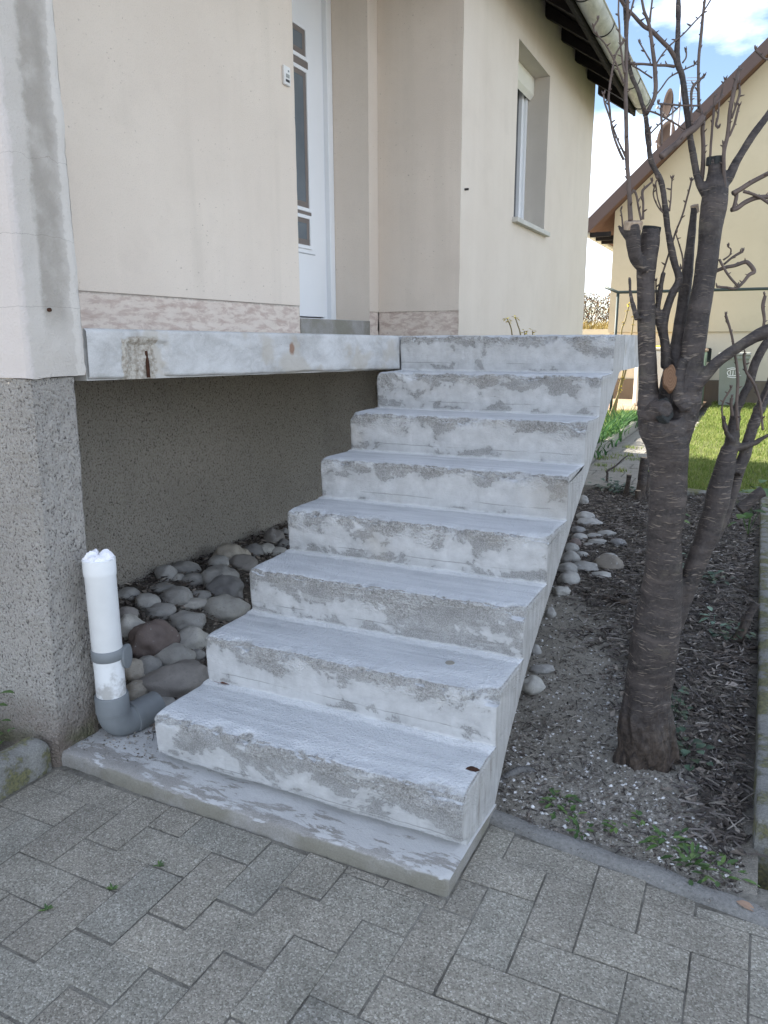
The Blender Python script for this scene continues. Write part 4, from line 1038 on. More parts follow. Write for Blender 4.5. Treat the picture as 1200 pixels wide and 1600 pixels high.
for (u, v, wpx, dr_, hr, yw, c, lab, an) in LST:
    P = on_bed(u, v - wpx * 0.10); s = 1.10 * wpx * pxm(P); k += 1
    jf = random.uniform(.88, 1.12); jc = tuple(q * jf for q in c)
    cobble(P, s * 1.06, s * dr_ * 1.15, s * hr * 1.05, camyaw + R(yw), jc, lab, 'cobbles in the stone bed under the landing', an, 0.30, R(random.uniform(-8, 8)), k)
rq = random.Random(5); taken = [(o.location.x, o.location.y, o.dimensions.x * .5) for o in col.objects if o.name.startswith('cobblestone')]
nfill = 0; tries = 0
while nfill < 14 and tries < 4000:
    tries += 1
    x, y = rq.uniform(-1.0, -0.06), rq.uniform(0.22, 2.9); s = rq.uniform(.045, .10)
    if (x < -0.30 and y < 0.30) or any(math.hypot(x - a, y - b_) < c_ * .9 + s * .42 for a, b_, c_ in taken): continue
    taken.append((x, y, s * .5)); nfill += 1; k += 1
    c = rq.choice((GR, GR, GR, PL, GR, DK, PU)); fq = rq.uniform(.85, 1.1)
    cobble(Vector((x, y, bedz(x, y))), s * 1.1, s * .9, s * rq.uniform(.5, .8), rq.uniform(0, 3), tuple(q * fq for q in c), 'small half buried cobble filling a gap between the larger stones under the landing', 'small filler cobbles under the landing', 0.06, .42, R(rq.uniform(-10, 10)), k)
RST = [  # right of the stairs
 (911, 788, 16, 1, 1.1, 0, GR, 'round grey cobble farthest back beside the stair side', 0),
 (914, 814, 28, .8, .6, 0, GR, 'grey cobble in the far row right of the stairs', 0),
 (919, 822, 36, .7, .36, 0, GR, 'flat grey cobble in front of the far row right of the stairs', .1),
 (903, 834, 20, .9, .7, 0, DK, 'small dark cobble tucked against the stair side', 0),
 (905, 846, 24, .8, .6, 0, GR, 'bluish cobble above the reddish one at the stair side', 0),
 (898, 856, 22, .8, .85, 35, RD, 'reddish elongated cobble leaning at the stair side', 0),
 (908, 872, 21, .8, .6, -20, GR, 'blue grey egg shaped cobble below the reddish one', 0),
 (892, 864, 22, .9, .9, 0, GR, 'grey upright cobble touching the stair edge above the big one', 0),
 (890, 880, 28, .9, .8, 0, GR, 'grey rounded cobble above the thick double one', 0),
 (912, 893, 40, .7, .4, 0, GR, 'long grey cobble left of the big brown one', 0),
 (951, 889, 46, .75, .5, -8, (0.24, 0.21, 0.175), 'big smooth brownish cobble alone on the soil left of the tree', 0),
 (953, 874, 24, .7, .4, 0, GR, 'low grey cobble just behind the big brownish one', 0),
 (938, 905, 32, .8, .4, 0, PL, 'flat pale cobble below the big brownish one', 0),
 (887, 896, 30, .9, .7, 0, GR, 'upper half of the double cobble at the stair side', 0),
 (888, 914, 34, .9, .75, 0, GR, 'lower thick cobble of the double pair at the stair side', 0),
 (877, 930, 26, .8, .6, -20, PL, 'pale ribbed cobble among the dark twigs', .3),
 (933, 852, 28, .6, .4, -10, GR, 'thin bluish cobble lying between smaller ones', 0),
 (966, 853, 25, .8, .5, 0, DK, 'dark grey cobble at the tree side of the row', 0),
 (946, 838, 28, .7, .35, 0, GR, 'low flat cobble near the top of the row', 0),
 (927, 842, 26, .7, .35, 0, GR, 'narrow flat cobble in the middle of the row', 0),
 (919, 855, 16, .8, .45, 0, GR, 'tiny flat cobble in the middle of the row', 0),
 (860, 964, 16, .9, 1.1, 0, GR, 'grey cobble half hidden by the stair side near the second step', 0),
 (836, 1022, 18, .9, 1.0, 0, GR, 'small grey cobble at the stair side among leaf mould', 0),
 (832, 1082, 34, .8, .9, 20, PL, 'pale cobble leaning on the stair side beside the gravel', .12),
 (847, 1052, 38, .6, .36, -5, GR, 'flat grey cobble just above the leaning pale one', 0),
]
for (u, v, wpx, dr_, hr, yw, c, lab, an) in RST:
    P = on_bed(u, v - wpx * 0.08); s = wpx * pxm(P); k += 1
    jf = random.uniform(.88, 1.12); jc = tuple(q * jf for q in c)
    cobble(P, s * 1.08, s * dr_ * 1.15, s * hr * 1.05, camyaw + R(yw), jc, lab, 'cobbles in the soil right of the stairs', an, 0.28, R(random.uniform(-8, 8)), k)

# ------------------------------------------------------------------ scattered bits (uncountable): leaves, twigs, gravel
rnd = random.Random(11)
def bits_chip(b, P, s, n=None):
    """irregular little stone: squashed octahedron"""
    a = rnd.uniform(0, 6.28); v = []
    for q in range(4):
        an = a + q * 1.5708 + rnd.uniform(-.3, .3); r_ = s * rnd.uniform(.6, 1.1); v.append((P.x + r_ * math.cos(an), P.y + r_ * math.sin(an), P.z + rnd.uniform(-.1, .25) * s))
    v += [(P.x, P.y, P.z + s * rnd.uniform(.4, .8)), (P.x, P.y, P.z - s * .5)]
    b.add(v, [(0, 1, 4), (1, 2, 4), (2, 3, 4), (3, 0, 4), (1, 0, 5), (2, 1, 5), (3, 2, 5), (0, 3, 5)])
def bits_leaf(b, P, s, flat=0.5):
    yaw = rnd.uniform(0, 6.28); Mx = Matrix.Rotation(yaw, 3, 'Z') @ Matrix.Rotation(rnd.uniform(-flat, flat), 3, 'X') @ Matrix.Rotation(rnd.uniform(-flat, flat), 3, 'Y')
    w_ = s * rnd.uniform(.28, .5); c_ = s * rnd.uniform(-.1, .35)
    v = [Vector((-s, 0, 0)), Vector((-s * .2, -w_, c_)), Vector((s, 0, c_ * .5)), Vector((-s * .2, w_, c_)), Vector((0, 0, 0))]
    b.add([P + Mx @ q for q in v], [(0, 1, 4), (1, 2, 4), (2, 3, 4), (3, 0, 4)])
def bits_twig(b, P, L, r_, pitch=0.25):
    a = rnd.uniform(0, 6.28); d = Vector((math.cos(a), math.sin(a), rnd.uniform(-pitch, pitch) * .6)); s_ = Vector((-math.sin(a), math.cos(a), 0))
    mid = P + d * L * .5 + s_ * L * rnd.uniform(-.12, .12) + Vector((0, 0, rnd.uniform(0, .03) * L))
    o = len(b.v)
    for Q in (P, mid, P + d * L):
        b.v += [tuple(Q + s_ * r_), tuple(Q - s_ * r_ * .6 + Vector((0, 0, r_))), tuple(Q - s_ * r_ * .6 - Vector((0, 0, r_)))]
    for q in (0, 3):
        for e in range(3): b.f.append((o + q + e, o + q + (e + 1) % 3, o + q + 3 + (e + 1) % 3, o + q + 3 + e))
def inbed(x, y):
    return 1.10 < x < 1.79 and ybed(x) + 0.02 < y < 5.62
lit, tw, gv, ch, lv2 = MB(), MB(), MB(), MB(), MB()
def mulch(x, y):    # 0 bare gravelly soil near the paving and the stairs, 1 twigs and leaves further back
    return sm(-0.1, 0.55, (y - 0.95) * 0.7 + (x - 1.42) * 1.5 + 0.35 * fb(Vector((x, y, 0)), 2.2, 3))
N = 0
while N < 36000:
    y = 0.15 + 5.5 * rnd.random() ** 1.7; x = rnd.uniform(1.08, 1.79)
    if y > 0.32: x = rnd.uniform(max(0.35, 1.08 - 0.9 * sm(0.3, 2.2, y)), 1.79)
    if not (ybed(x) + 0.0 < y < 5.6): continue
    N += 1; mu = mulch(x, y); P = Vector((x, y, bedz(x, y)))
    if rnd.random() < mu:
        q = rnd.random()
        if q < 0.36: bits_twig(tw, P + Vector((0, 0, rnd.uniform(0, .02))), rnd.uniform(.015, .085), rnd.uniform(.0010, .0034))
        elif q < 0.86: bits_leaf(lit, P + Vector((0, 0, rnd.uniform(0, .018))), rnd.uniform(.006, .026), 0.6)
        elif q < 0.97: bits_chip(gv, P + Vector((0, 0, .008)), 0.003 + 0.008 * rnd.random() ** 2)
        else: bits_chip(ch, P, rnd.uniform(.004, .010))
    else:
        q = rnd.random()
        if q < 0.82: bits_chip(gv, P, 0.0022 + 0.007 * rnd.random() ** 2.6)
        elif q < 0.91: bits_leaf(lit, P + Vector((0, 0, .003)), rnd.uniform(.005, .013), 0.4)
        elif q < 0.965: bits_twig(tw, P + Vector((0, 0, .003)), rnd.uniform(.01, .06), rnd.uniform(.0008, .0018))
        else: bits_chip(ch, P, rnd.uniform(.003, .010))
for _ in range(15000):       # stone bed on the left
    x, y = rnd.uniform(-1.02, 0.0), rnd.uniform(0.14, 3.0)
    if x < -0.30 and y < 0.2: continue
    P = Vector((x, y, bedz(x, y) + rnd.uniform(0, .03))); q = rnd.random()
    if q < .62: bits_leaf(lit, P, rnd.uniform(.008, .026), 0.7)
    elif q < .8: bits_twig(tw, P, rnd.uniform(.02, .07), rnd.uniform(.0008, .0016))
    else: bits_chip(gv, P, 0.003 + 0.009 * rnd.random() ** 2)
for _ in range(500):        # crumbs along the mortar edge and in front of the pier
    x = rnd.uniform(1.12, 2.0); P = Vector((x, ybed(x) - rnd.uniform(0, .05), -0.036)); bits_chip(gv, P, 0.0015 + .004 * rnd.random() ** 2)
for _ in range(260):
    x, y = rnd.uniform(-0.33, -0.02), rnd.uniform(-0.06, 0.14); P = Vector((x, y, 0.001)); bits_chip(gv, P, 0.002 + .005 * rnd.random() ** 3)
tag(lit.build('dead_leaf_litter', M['litter']), 'dark dead leaves scattered over the soil bed and between the cobbles', kind='stuff')
tag(tw.build('twig_litter', M['twiglit']), 'cut dry twigs strewn over the soil bed', kind='stuff')
tag(gv.build('gravel', M['gravel']), 'small gravel on the bare soil by the paving', kind='stuff')
tag(ch.build('stone_chips', M['chips']), 'white stone chips scattered on the soil', kind='stuff')

# ------------------------------------------------------------------ CHERRY TREE
D0 = (Vector((1.483, 0.763, 0)) - CAM).dot(FH)
tree = thing('cherry_tree', 'bare hard pruned cherry tree with banded dark bark standing beside the stairs', 'tree', onz(1010, 1195, -0.03))
def limb(pts, dd=0.0, dd1=None, n=6):
    out = []; m_ = len(pts)
    for i, (u, v, wpx) in enumerate(pts):
        d = D0 + dd + ((dd1 - dd) * i / (m_ - 1) if dd1 is not None else 0)
        P = at(u, v, d); out.append((P, wpx / 2 * pxm(P) * (0.87 if wpx > 9 else 0.95)))
    return cat(out, n)
tb = MB()
def flare(pts): return pts
tb.tube(limb([(1008, 1235, 112), (1009, 1200, 100), (1008, 1161, 92), (1009, 1109, 84), (1016, 1056, 81), (1022, 1004, 83), (1034, 925, 70), (1038, 846, 60), (1041, 800, 62), (1045, 745, 63), (1041, 690, 74), (1036, 655, 70)]), 28, True, 0.08)
for (u0, u1, dd) in ((982, 966, -0.02), (1038, 1058, -0.01), (1000, 991, -0.06), (1026, 1036, 0.04)):
    tb.tube(limb([(u0, 1120, 20), (u0 * .4 + u1 * .6, 1180, 30), (u1, 1225, 30)], dd * .6, dd), 12, True, 0.25)
tb.tube(limb([(1030, 700, 44), (1020, 672, 46), (1014, 640, 41), (1013, 600, 33), (1010, 515, 31), (1009, 446, 31), (1010, 413, 34), (1015, 378, 36), (1017, 357, 30)], 0.01, 0.03), 20, True, 0.06)
tb.tube(limb([(1006, 425, 14), (994, 403, 24), (990, 380, 26), (989, 350, 29)], 0.0, -0.015), 16, True, 0.12)
tb.tube(limb([(1050, 700, 50), (1062, 660, 56), (1072, 620, 54), (1079, 580, 44), (1087, 517, 40), (1095, 470, 39), (1103, 422, 38), (1108, 380, 39), (1112, 345, 42), (1117, 315, 45), (1119, 290, 40), (1119, 268, 29), (1119, 249, 27)], 0.0, 0.03), 22, True, 0.07)
tb.tube(limb([(1040, 680, 36), (1044, 640, 40), (1048, 600, 38), (1056, 555, 27), (1060, 530, 25), (1072, 440, 21), (1080, 370, 15), (1085, 323, 12)], 0.03, 0.10), 16, True, 0.06)
tb.tube(limb([(1018, 650, 40), (1030, 640, 36), (1041, 640, 30)], 0.0, -0.06), 14, True, 0.1)
tb.tube(limb([(1070, 640, 30), (1058, 615, 24), (1060, 590, 20), (1068, 560, 16)], -0.03, -0.02), 12, True, 0.2)
# side trunk leaving low on the right
tb.tube(limb([(1052, 985, 24), (1062, 952, 34), (1073, 918, 34), (1088, 880, 36), (1102, 845, 40), (1116, 800, 42), (1126, 760, 38), (1134, 725, 34), (1140, 700, 28)], 0.0, 0.05), 16, True, 0.12)
tb.tube(limb([(1078, 915, 20), (1100, 868, 22), (1124, 820, 24), (1142, 775, 22), (1155, 735, 20), (1165, 705, 18)], 0.02, 0.09), 12, True, 0.12)
tb.tube(limb([(1140, 712, 26), (1146, 672, 22), (1150, 644, 17), (1159, 622, 15), (1170, 600, 15), (1180, 568, 15), (1192, 544, 16), (1204, 528, 16)], 0.05, 0.09), 12, True, 0.1)
tb.tube(limb([(1150, 740, 22), (1163, 712, 22), (1172, 680, 20), (1184, 645, 19), (1199, 612, 18), (1216, 570, 16)], 0.05, 0.10), 12, True, 0.1)
tb.tube(limb([(1150, 700, 14), (1165, 697, 12), (1180, 692, 9), (1200, 680, 8), (1230, 668, 7)], 0.04, 0.02), 10, True, 0.1)
tb.tube(limb([(1145, 690, 14), (1138, 682, 10), (1133, 668, 8), (1130, 650, 7)], 0.04, 0.02), 10, True, 0.1)
# big branches from the crotches
tb.tube(limb([(1076, 612, 26), (1095, 594, 23), (1117, 569, 21), (1140, 552, 20), (1162, 537, 20), (1180, 526, 23), (1192, 521, 27), (1208, 512, 22), (1235, 500, 18)], -0.02, -0.06), 14, True, 0.09)
tb.tube(limb([(1120, 300, 20), (1137, 280, 18), (1146, 262, 16), (1155, 245, 15), (1176, 212, 14), (1200, 180, 13), (1240, 125, 12)], 0.02, 0.04), 12, True, 0.08)
tb.tube(limb([(1110, 310, 18), (1098, 296, 16), (1092, 283, 14), (1087, 265, 13), (1080, 225, 13), (1076, 195, 12), (1072, 165, 12), (1066, 120, 12), (1058, 95, 12), (1059, 60, 10), (1060, 20, 10), (1060, -30, 9)], 0.02, 0.06), 12, True, 0.08)
tb.tube(limb([(1042, 575, 22), (1040, 545, 18), (1036, 512, 17), (1040, 490, 15), (1050, 460, 15), (1061, 437, 14), (1054, 412, 13), (1048, 385, 13), (1043, 356, 12), (1040, 330, 11), (1034, 288, 11), (1024, 266, 10), (1017, 250, 10), (1012, 215, 9), (1009, 185, 9), (998, 145, 8), (986, 116, 8), (980, 80, 7), (977, 40, 6.5), (975, -20, 6)], 0.04, 0.02), 12, True, 0.08)
tb.tube(limb([(1033, 520, 12), (1027, 495, 11), (1029, 470, 9), (1034, 440, 9), (1037, 425, 11)], 0.04, 0.03), 10, True, 0.12)
tb.tube(limb([(996, 500, 11), (990, 480, 9), (985, 458, 7), (984, 433, 6)], 0.0, 0.0), 8, True, 0.12)
tb.tube(limb([(982, 372, 12), (973, 362, 9), (966, 352, 5)], 0.0, 0.0), 8, True, 0.1)
tmp = tb.build('trunk_raw', M['bark'])
rm = tmp.modifiers.new('r', 'REMESH'); rm.mode = 'VOXEL'; rm.voxel_size = 0.0042
dg = bpy.context.evaluated_depsgraph_get(); me = bpy.data.meshes.new_from_object(tmp.evaluated_get(dg))
bpy.data.objects.remove(tmp)
bm = bmesh.new(); bm.from_mesh(me)
for _ in range(2): bmesh.ops.smooth_vert(bm, verts=bm.verts, factor=0.5, use_axis_x=True, use_axis_y=True, use_axis_z=True)
bm.normal_update()
for v in bm.verts:
    P = v.co; low = 1 - sm(0.10, 0.36, P.z + 0.1 * mn.noise(P * 12))
    d = 0.0013 * fb(Vector((P.x * 16, P.y * 16, P.z * 12)), 1.6, 4) + low * 0.014 * fb(Vector((P.x * 22, P.y * 22, P.z * 8)), 1.3, 5)
    gn = math.exp(-((P.z - 1.15) / 0.10) ** 2) * 0.004 * fb(P, 40, 3)
    v.co = P + v.normal * (d + gn)
bm.to_mesh(me); bm.free(); me.name = 'trunk'
me.polygons.foreach_set('use_smooth', [True] * len(me.polygons)); me.materials.clear(); me.materials.append(M['bark'])
trunk = link('trunk', me, None, tree)
# cut faces
def cutface(u, v, a, bb, dd, nrm, m, nm='cut_face'):
    P = at(u, v, D0 + dd); s = pxm(P); nrm = nrm.normalized()
    Xd = nrm.orthogonal().normalized() if abs(nrm.z) > .9 else Vector((0, 0, 1)).cross(nrm).normalized(); Yd = nrm.cross(Xd)
    b = MB(); n = 28
    for ring, (f, h) in enumerate(((1.0, -0.02), (1.0, 0.0), (0.93, 0.003), (0.5, 0.002))):
        for q in range(n):
            an = 2 * math.pi * q / n; w_ = 1 + 0.28 * mn.noise(Vector((math.cos(an) * 1.3, math.sin(an) * 1.3, u)))
            b.v.append(tuple(Xd * (a / 2 * s * f * w_ * math.cos(an)) + Yd * (bb / 2 * s * f * w_ * math.sin(an)) + nrm * h))
    for r_ in range(3):
        for q in range(n): b.f.append((r_ * n + q, r_ * n + (q + 1) % n, (r_ + 1) * n + (q + 1) % n, (r_ + 1) * n + q))
    b.f.append(tuple(range(3 * n, 4 * n)))
    me_o = b.build(nm, m, None); me_o.location = P; me_o.parent = tree; me_o.matrix_parent_inverse = pinv(tree); return me_o
V = lambda x, y, z: RT * x + UP * y - FW * z
cutface(1047, 590, 22, 40, -0.030, V(-0.25, 0.25, 1), M['cut'])
cutface(1041, 641, 27, 40, -0.050, V(0.5, 0.15, 1), M['cut_dark'])
cutface(990, 347, 30, 28, -0.012, Vector((0, 0, 1)) + V(0, 0, .25), M['cut_pale'])
cutface(1018, 355, 28, 26, 0.03, Vector((0, 0, 1)) + V(.1, 0, .1), M['cut_dark'])
cutface(1119, 247, 26, 24, 0.03, Vector((0, 0, 1)), M['cut_dark'])
cutface(1085, 322, 12, 12, 0.10, Vector((0, 0, 1)) + V(-.3, 0, .3), M['cut_pale'])
# thin shoots, each a part
def shoot(pts, dd=0.0, dd1=None, buds=1.0, name='shoot'):
    L_ = limb(pts, dd, dd1, 7); b = MB(); b.tube([(P + Vector((mn.noise(P * 30), mn.noise(P * 30 + Vector((5, 0, 0))), 0)) * 0.0012, r_) for P, r_ in L_], 7, True, 0.10)
    rr = random.Random(int(pts[0][0] * 7 + pts[0][1]))
    acc = 0.0
    for i in range(1, len(L_)):
        acc += (L_[i][0] - L_[i - 1][0]).length
        if acc > rr.uniform(0.018, 0.045) / max(buds, .01):
            acc = 0; P, r_ = L_[i]; d = Vector((rr.uniform(-1, 1), rr.uniform(-1, 1), rr.uniform(.1, .9))).normalized()
            s_ = rr.uniform(.6, 1.2)
            b.tube([(P, 0.0016 * s_ + r_ * .3), (P + d * (r_ + 0.004 * s_), 0.0022 * s_), (P + d * (r_ + 0.008 * s_), 0.0017 * s_), (P + d * (r_ + 0.0115 * s_), 0.0004)], 5)
    P, r_ = L_[-1]
    for q in range(3):
        d = Vector((rr.uniform(-.6, .6), rr.uniform(-.6, .6), 1)).normalized()
        b.tube([(P, 0.0018), (P + d * 0.006, 0.0026), (P + d * 0.013, 0.0004)], 5)
    return b.build(name, M['shoot'], tree, True)
SH = [
 ([(985, 345, 8), (983, 300, 7), (980, 250, 7), (978, 165, 6.5), (978, 100, 6), (980, 30, 5.5), (981, -20, 5)], -.02, -.02),
 ([(975, 250, 4), (966, 232, 4), (957, 205, 3.5), (953, 175, 3.5), (951, 150, 4), (955, 120, 3.5), (962, 85, 3), (975, 65, 3)], -.02, -.04),
 ([(978, 245, 4), (968, 225, 3), (960, 205, 3), (946, 165, 3), (943, 148, 2.5)], -.02, -.03),
 ([(975, 130, 4), (965, 105, 3), (955, 85, 3), (947, 70, 2.5), (938, 60, 2.5), (929, 50, 2.5), (928, 42, 3), (934, 32, 3)], -.03, -.06),
 ([(976, 115, 4), (970, 75, 3), (967, 30, 3), (966, -10, 2.5)], -.03, -.03),
 ([(979, 40, 4), (985, 20, 3.5), (993, -10, 3)], -.02, -.02),
 ([(1010, 178, 8), (1018, 162, 7), (1024, 145, 7), (1023, 105, 7), (1019, 70, 6), (1014, 38, 5.5), (1006, 15, 4.5), (1000, -15, 4)], .02, .02),
 ([(1015, 35, 4), (1018, 10, 3), (1021, -15, 3)], .02, .02),
 ([(1055, 92, 7), (1046, 76, 7), (1035, 65, 7), (1018, 48, 7), (1005, 40, 6.5), (990, 24, 6), (978, 12, 6), (965, -10, 6)], .05, .0),
 ([(1054, 104, 5), (1040, 102, 4.5), (1025, 102, 4), (1005, 100, 4), (988, 100, 4.5), (983, 98, 5)], .05, .0),
 ([(1023, 105, 3), (1035, 85, 2.5), (1050, 68, 2.5), (1066, 55, 2.5), (1085, 35, 2.5), (1097, 22, 2.5), (1110, 0, 2.5)], .03, .06),
 ([(1092, 170, 5.5), (1091, 130, 5), (1092, 90, 5), (1096, 50, 5), (1099, 20, 4.5), (1103, -15, 4)], .05, .06),
 ([(1019, 122, 3), (1008, 115, 2.5), (998, 108, 2.5), (989, 103, 2.5)], .02, .0),
 ([(1016, 95, 3), (1010, 85, 2.5), (1000, 68, 2.5)], .02, .02),
 ([(1062, 112, 3), (1045, 122, 2.5), (1033, 138, 2.5), (1024, 150, 2.5)], .05, .03),
 ([(1062, 112, 3), (1075, 106, 2.5), (1086, 101, 2.5)], .05, .08),
 ([(1067, 98, 3), (1072, 90, 2.5), (1072, 80, 2.5)], .05, .06),
 ([(1033, 245, 13), (1045, 235, 12), (1058, 224, 11), (1070, 210, 13), (1085, 200, 14), (1095, 188, 13), (1098, 182, 9)], .0, .03),
 ([(1095, 285, 8), (1098, 260, 7.5), (1099, 235, 7), (1098, 205, 7), (1099, 190, 8)], .05, .05),
 ([(1100, 195, 4), (1095, 172, 5), (1092, 160, 5)], .04, .04),
 ([(1081, 190, 4), (1080, 160, 4), (1082, 138, 5), (1092, 126, 4), (1100, 120, 4)], .02, .02),
 ([(1092, 165, 3.5), (1070, 165, 3), (1045, 163, 3), (1028, 162, 3)], .03, .0),
 ([(1070, 202, 3), (1050, 190, 3), (1025, 177, 3), (1006, 172, 2.5)], .03, .0),
 ([(1034, 227, 3.5), (1034, 200, 3.5), (1033, 175, 4), (1033, 168, 5)], .0, .0),
 ([(1017, 228, 3), (1016, 210, 2.5), (1015, 203, 2.5)], .0, .0),
 ([(1015, 210, 2.5), (1035, 190, 2.5), (1052, 175, 2.5), (1062, 166, 2.5)], .01, .02),
 ([(1109, 246, 4), (1112, 210, 4), (1115, 170, 4), (1117, 152, 4)], .03, .03),
 ([(1100, 178, 3.5), (1112, 168, 3), (1124, 156, 4), (1129, 140, 2.5), (1133, 125, 2)], .03, .03),
 ([(1124, 156, 2.5), (1123, 172, 2.5), (1121, 185, 3.5), (1119, 195, 4), (1123, 200, 4)], .03, .02),
 ([(1133, 315, 6), (1132, 280, 6), (1131, 240, 6), (1137, 210, 6.5), (1140, 180, 6.5), (1143, 160, 7), (1148, 135, 7), (1153, 115, 5), (1155, 110, 6)], .0, .0),
 ([(1143, 185, 4), (1150, 165, 3.5), (1156, 145, 4), (1155, 132, 3)], .0, .0),
 ([(1140, 212, 4), (1147, 195, 4), (1152, 175, 4), (1155, 166, 3.5)], .0, -.01),
 ([(1131, 245, 4), (1130, 230, 3.5), (1130, 226, 3)], .0, .0),
 ([(1145, 302, 8), (1158, 295, 8), (1175, 284, 8), (1200, 271, 8), (1230, 255, 7)], .02, .03),
 ([(1143, 328, 8), (1152, 325, 8), (1165, 316, 8), (1182, 309, 8), (1205, 307, 8), (1230, 300, 7)], .02, .04),
 ([(1146, 325, 6), (1150, 310, 6), (1151, 300, 6)], .02, .03),
 ([(1162, 299, 5), (1178, 304, 5), (1190, 310, 5), (1202, 318, 5)], .02, .02),
 ([(1118, 424, 6), (1133, 418, 6), (1148, 415, 6), (1162, 410, 6.5), (1169, 411, 7), (1178, 424, 7), (1170, 430, 6), (1160, 442, 5), (1148, 451, 5), (1134, 449, 4), (1120, 448, 4)], .03, .0),
 ([(1124, 405, 4), (1132, 420, 4), (1142, 435, 4), (1153, 447, 4)], .0, .0),
 ([(1131, 413, 3.5), (1145, 402, 4), (1155, 396, 4.5), (1161, 393, 4)], .02, .02),
 ([(1130, 406, 3), (1140, 399, 2.5), (1142, 390, 2.5), (1138, 386, 2)], .02, .02),
 ([(1035, 428, 3), (1044, 400, 3), (1055, 365, 3), (1068, 330, 3), (1080, 283, 3)], .05, .08),
 ([(1045, 340, 3), (1030, 325, 2.5), (1021, 305, 2.5), (1022, 292, 2.5)], .03, .02),
 ([(1035, 330, 3), (1028, 310, 2.5), (1024, 287, 2.5), (1028, 280, 2)], .03, .02),
 ([(1046, 330, 3), (1048, 310, 2.5), (1050, 280, 2)], .03, .04),
 ([(1049, 390, 3), (1052, 405, 2.5), (1065, 420, 2.5), (1066, 400, 2.5), (1056, 365, 2)], .04, .05),
 ([(1005, 343, 4), (1005, 320, 4), (1004, 300, 4.5), (1010, 292, 4), (1019, 284, 2.5)], .03, .03),
 ([(1002, 344, 4), (998, 325, 3.5), (994, 305, 3.5), (990, 298, 4), (987, 303, 3)], .0, .0),
 ([(973, 356, 3), (971, 335, 2.5), (970, 328, 2.5)], .0, .0),
 ([(1030, 525, 3), (1026, 480, 2.5), (1025, 440, 2.5)], .05, .05),
 ([(1153, 672, 5), (1151, 632, 5), (1153, 589, 5), (1149, 557, 4.5), (1144, 527, 4), (1140, 512, 4), (1134, 493, 5)], .0, -.02),
 ([(1192, 672, 4), (1187, 625, 4), (1175, 595, 4.5), (1166, 580, 4.5), (1162, 557, 5), (1164, 552, 4)], .02, .0),
 ([(1186, 640, 3), (1197, 615, 3), (1210, 590, 3)], .02, .03),
 ([(1135, 675, 3.5), (1129, 649, 3), (1130, 628, 3), (1142, 607, 3.5)], .02, .0),
 ([(1144, 650, 6), (1142, 632, 5), (1143, 622, 6)], .03, .03),
 ([(1190, 525, 5), (1194, 500, 5), (1192, 478, 6), (1195, 462, 5)], -.05, -.05),
 ([(1236, 115, 4), (1210, 93, 3.5), (1195, 92, 3.5), (1180, 78, 4)], .05, .05),
]
for pts, a_, b_ in SH: shoot(pts, a_, b_)

# ------------------------------------------------------------------ GARDEN: kerbs, path, planting, stumps
def kerb_obj(name, poly_pts, w_, z0, z1, label, cat_, m, rnd_=0.012, seed=0.0):
    """poly_pts: list of (x,y); a rounded concrete edging following them"""
    b = MB(); prof = [(-w_ / 2, z0), (-w_ / 2, z1 - rnd_), (-w_ / 2 + rnd_ * .3, z1 - rnd_ * .3), (-w_ / 2 + rnd_, z1), (0, z1 + .002), (w_ / 2 - rnd_, z1), (w_ / 2 - rnd_ * .3, z1 - rnd_ * .3), (w_ / 2, z1 - rnd_), (w_ / 2, z0)]
    P2 = [Vector((x, y, 0)) for x, y in poly_pts]; pts = []
    for i in range(len(P2) - 1):
        n = max(2, int((P2[i + 1] - P2[i]).length / 0.02))
        pts += [P2[i].lerp(P2[i + 1], q / n) for q in range(n)]
    pts.append(P2[-1]); npf = len(prof)
    for i, P in enumerate(pts):
        T = (pts[min(i + 1, len(pts) - 1)] - pts[max(0, i - 1)]).normalized(); Nn_ = Vector((-T.y, T.x, 0))
        e = min(i, len(pts) - 1 - i); en = 0.012 if e == 0 else 0
        for (o_, z) in prof:
            Q = P + Nn_ * (o_ * (1 - en * 8)) + Vector((0, 0, z - en)); d = 0.004 * fb(Q + Vector((seed, 0, 0)), 16, 4)
            b.v.append(tuple(Q + Nn_ * d + Vector((0, 0, d if z > z0 + .01 else 0))))
    for i in range(len(pts) - 1):
        for q in range(npf - 1): b.f.append((i * npf + q, (i + 1) * npf + q, (i + 1) * npf + q + 1, i * npf + q + 1))
    b.f.append(tuple(range(npf))); b.f.append(tuple(range((len(pts) - 1) * npf, len(pts) * npf))[::-1])
    o = b.build(name, m); auto_smooth(o, 50); return tag(o, label, cat_)
kerb_obj('kerb_stone', [(-0.392, -0.13), (-0.405, -0.75), (-0.41, -1.6)], 0.10, -0.09, 0.062, 'mossy rounded kerb stone running forward from the pier at the left edge', 'kerb', M['kerb'], 0.022)
kerb_obj('edging_board', [(1.846, 0.42), (1.846, 2.1)], 0.062, -0.15, 0.075, 'moss covered concrete edging board closing the bed behind the tree base', 'edging', M['kerb'], 0.010, 3)
kerb_obj('edging_board', [(1.846, 2.115), (1.846, 5.6)], 0.062, -0.15, 0.07, 'far concrete edging board in line behind the mossy one', 'edging', M['kerb'], 0.010, 7)
0 and kerb_obj('edging_board', [(1.836, -0.9), (1.836, 0.13)], 0.062, -0.15, 0.03, 'short edging board in front of the mossy one beside the paving', 'edging', M['kerb'], 0.010, 9)
kerb_obj('edging_strip', [(0.90, 5.68), (1.9, 5.66), (3.2, 5.62)], 0.15, -0.15, 0.015, 'flat concrete strip between the soil bed and the lawn', 'edging', M['kerb'], 0.010, 12)
kerb_obj('planting_kerb', [(0.03, 6.05), (0.03, 8.2), (0.02, 11.2)], 0.07, -0.1, 0.12, 'low concrete kerb holding the lily bed beside the path', 'kerb', M['slabpath'], 0.008, 15)
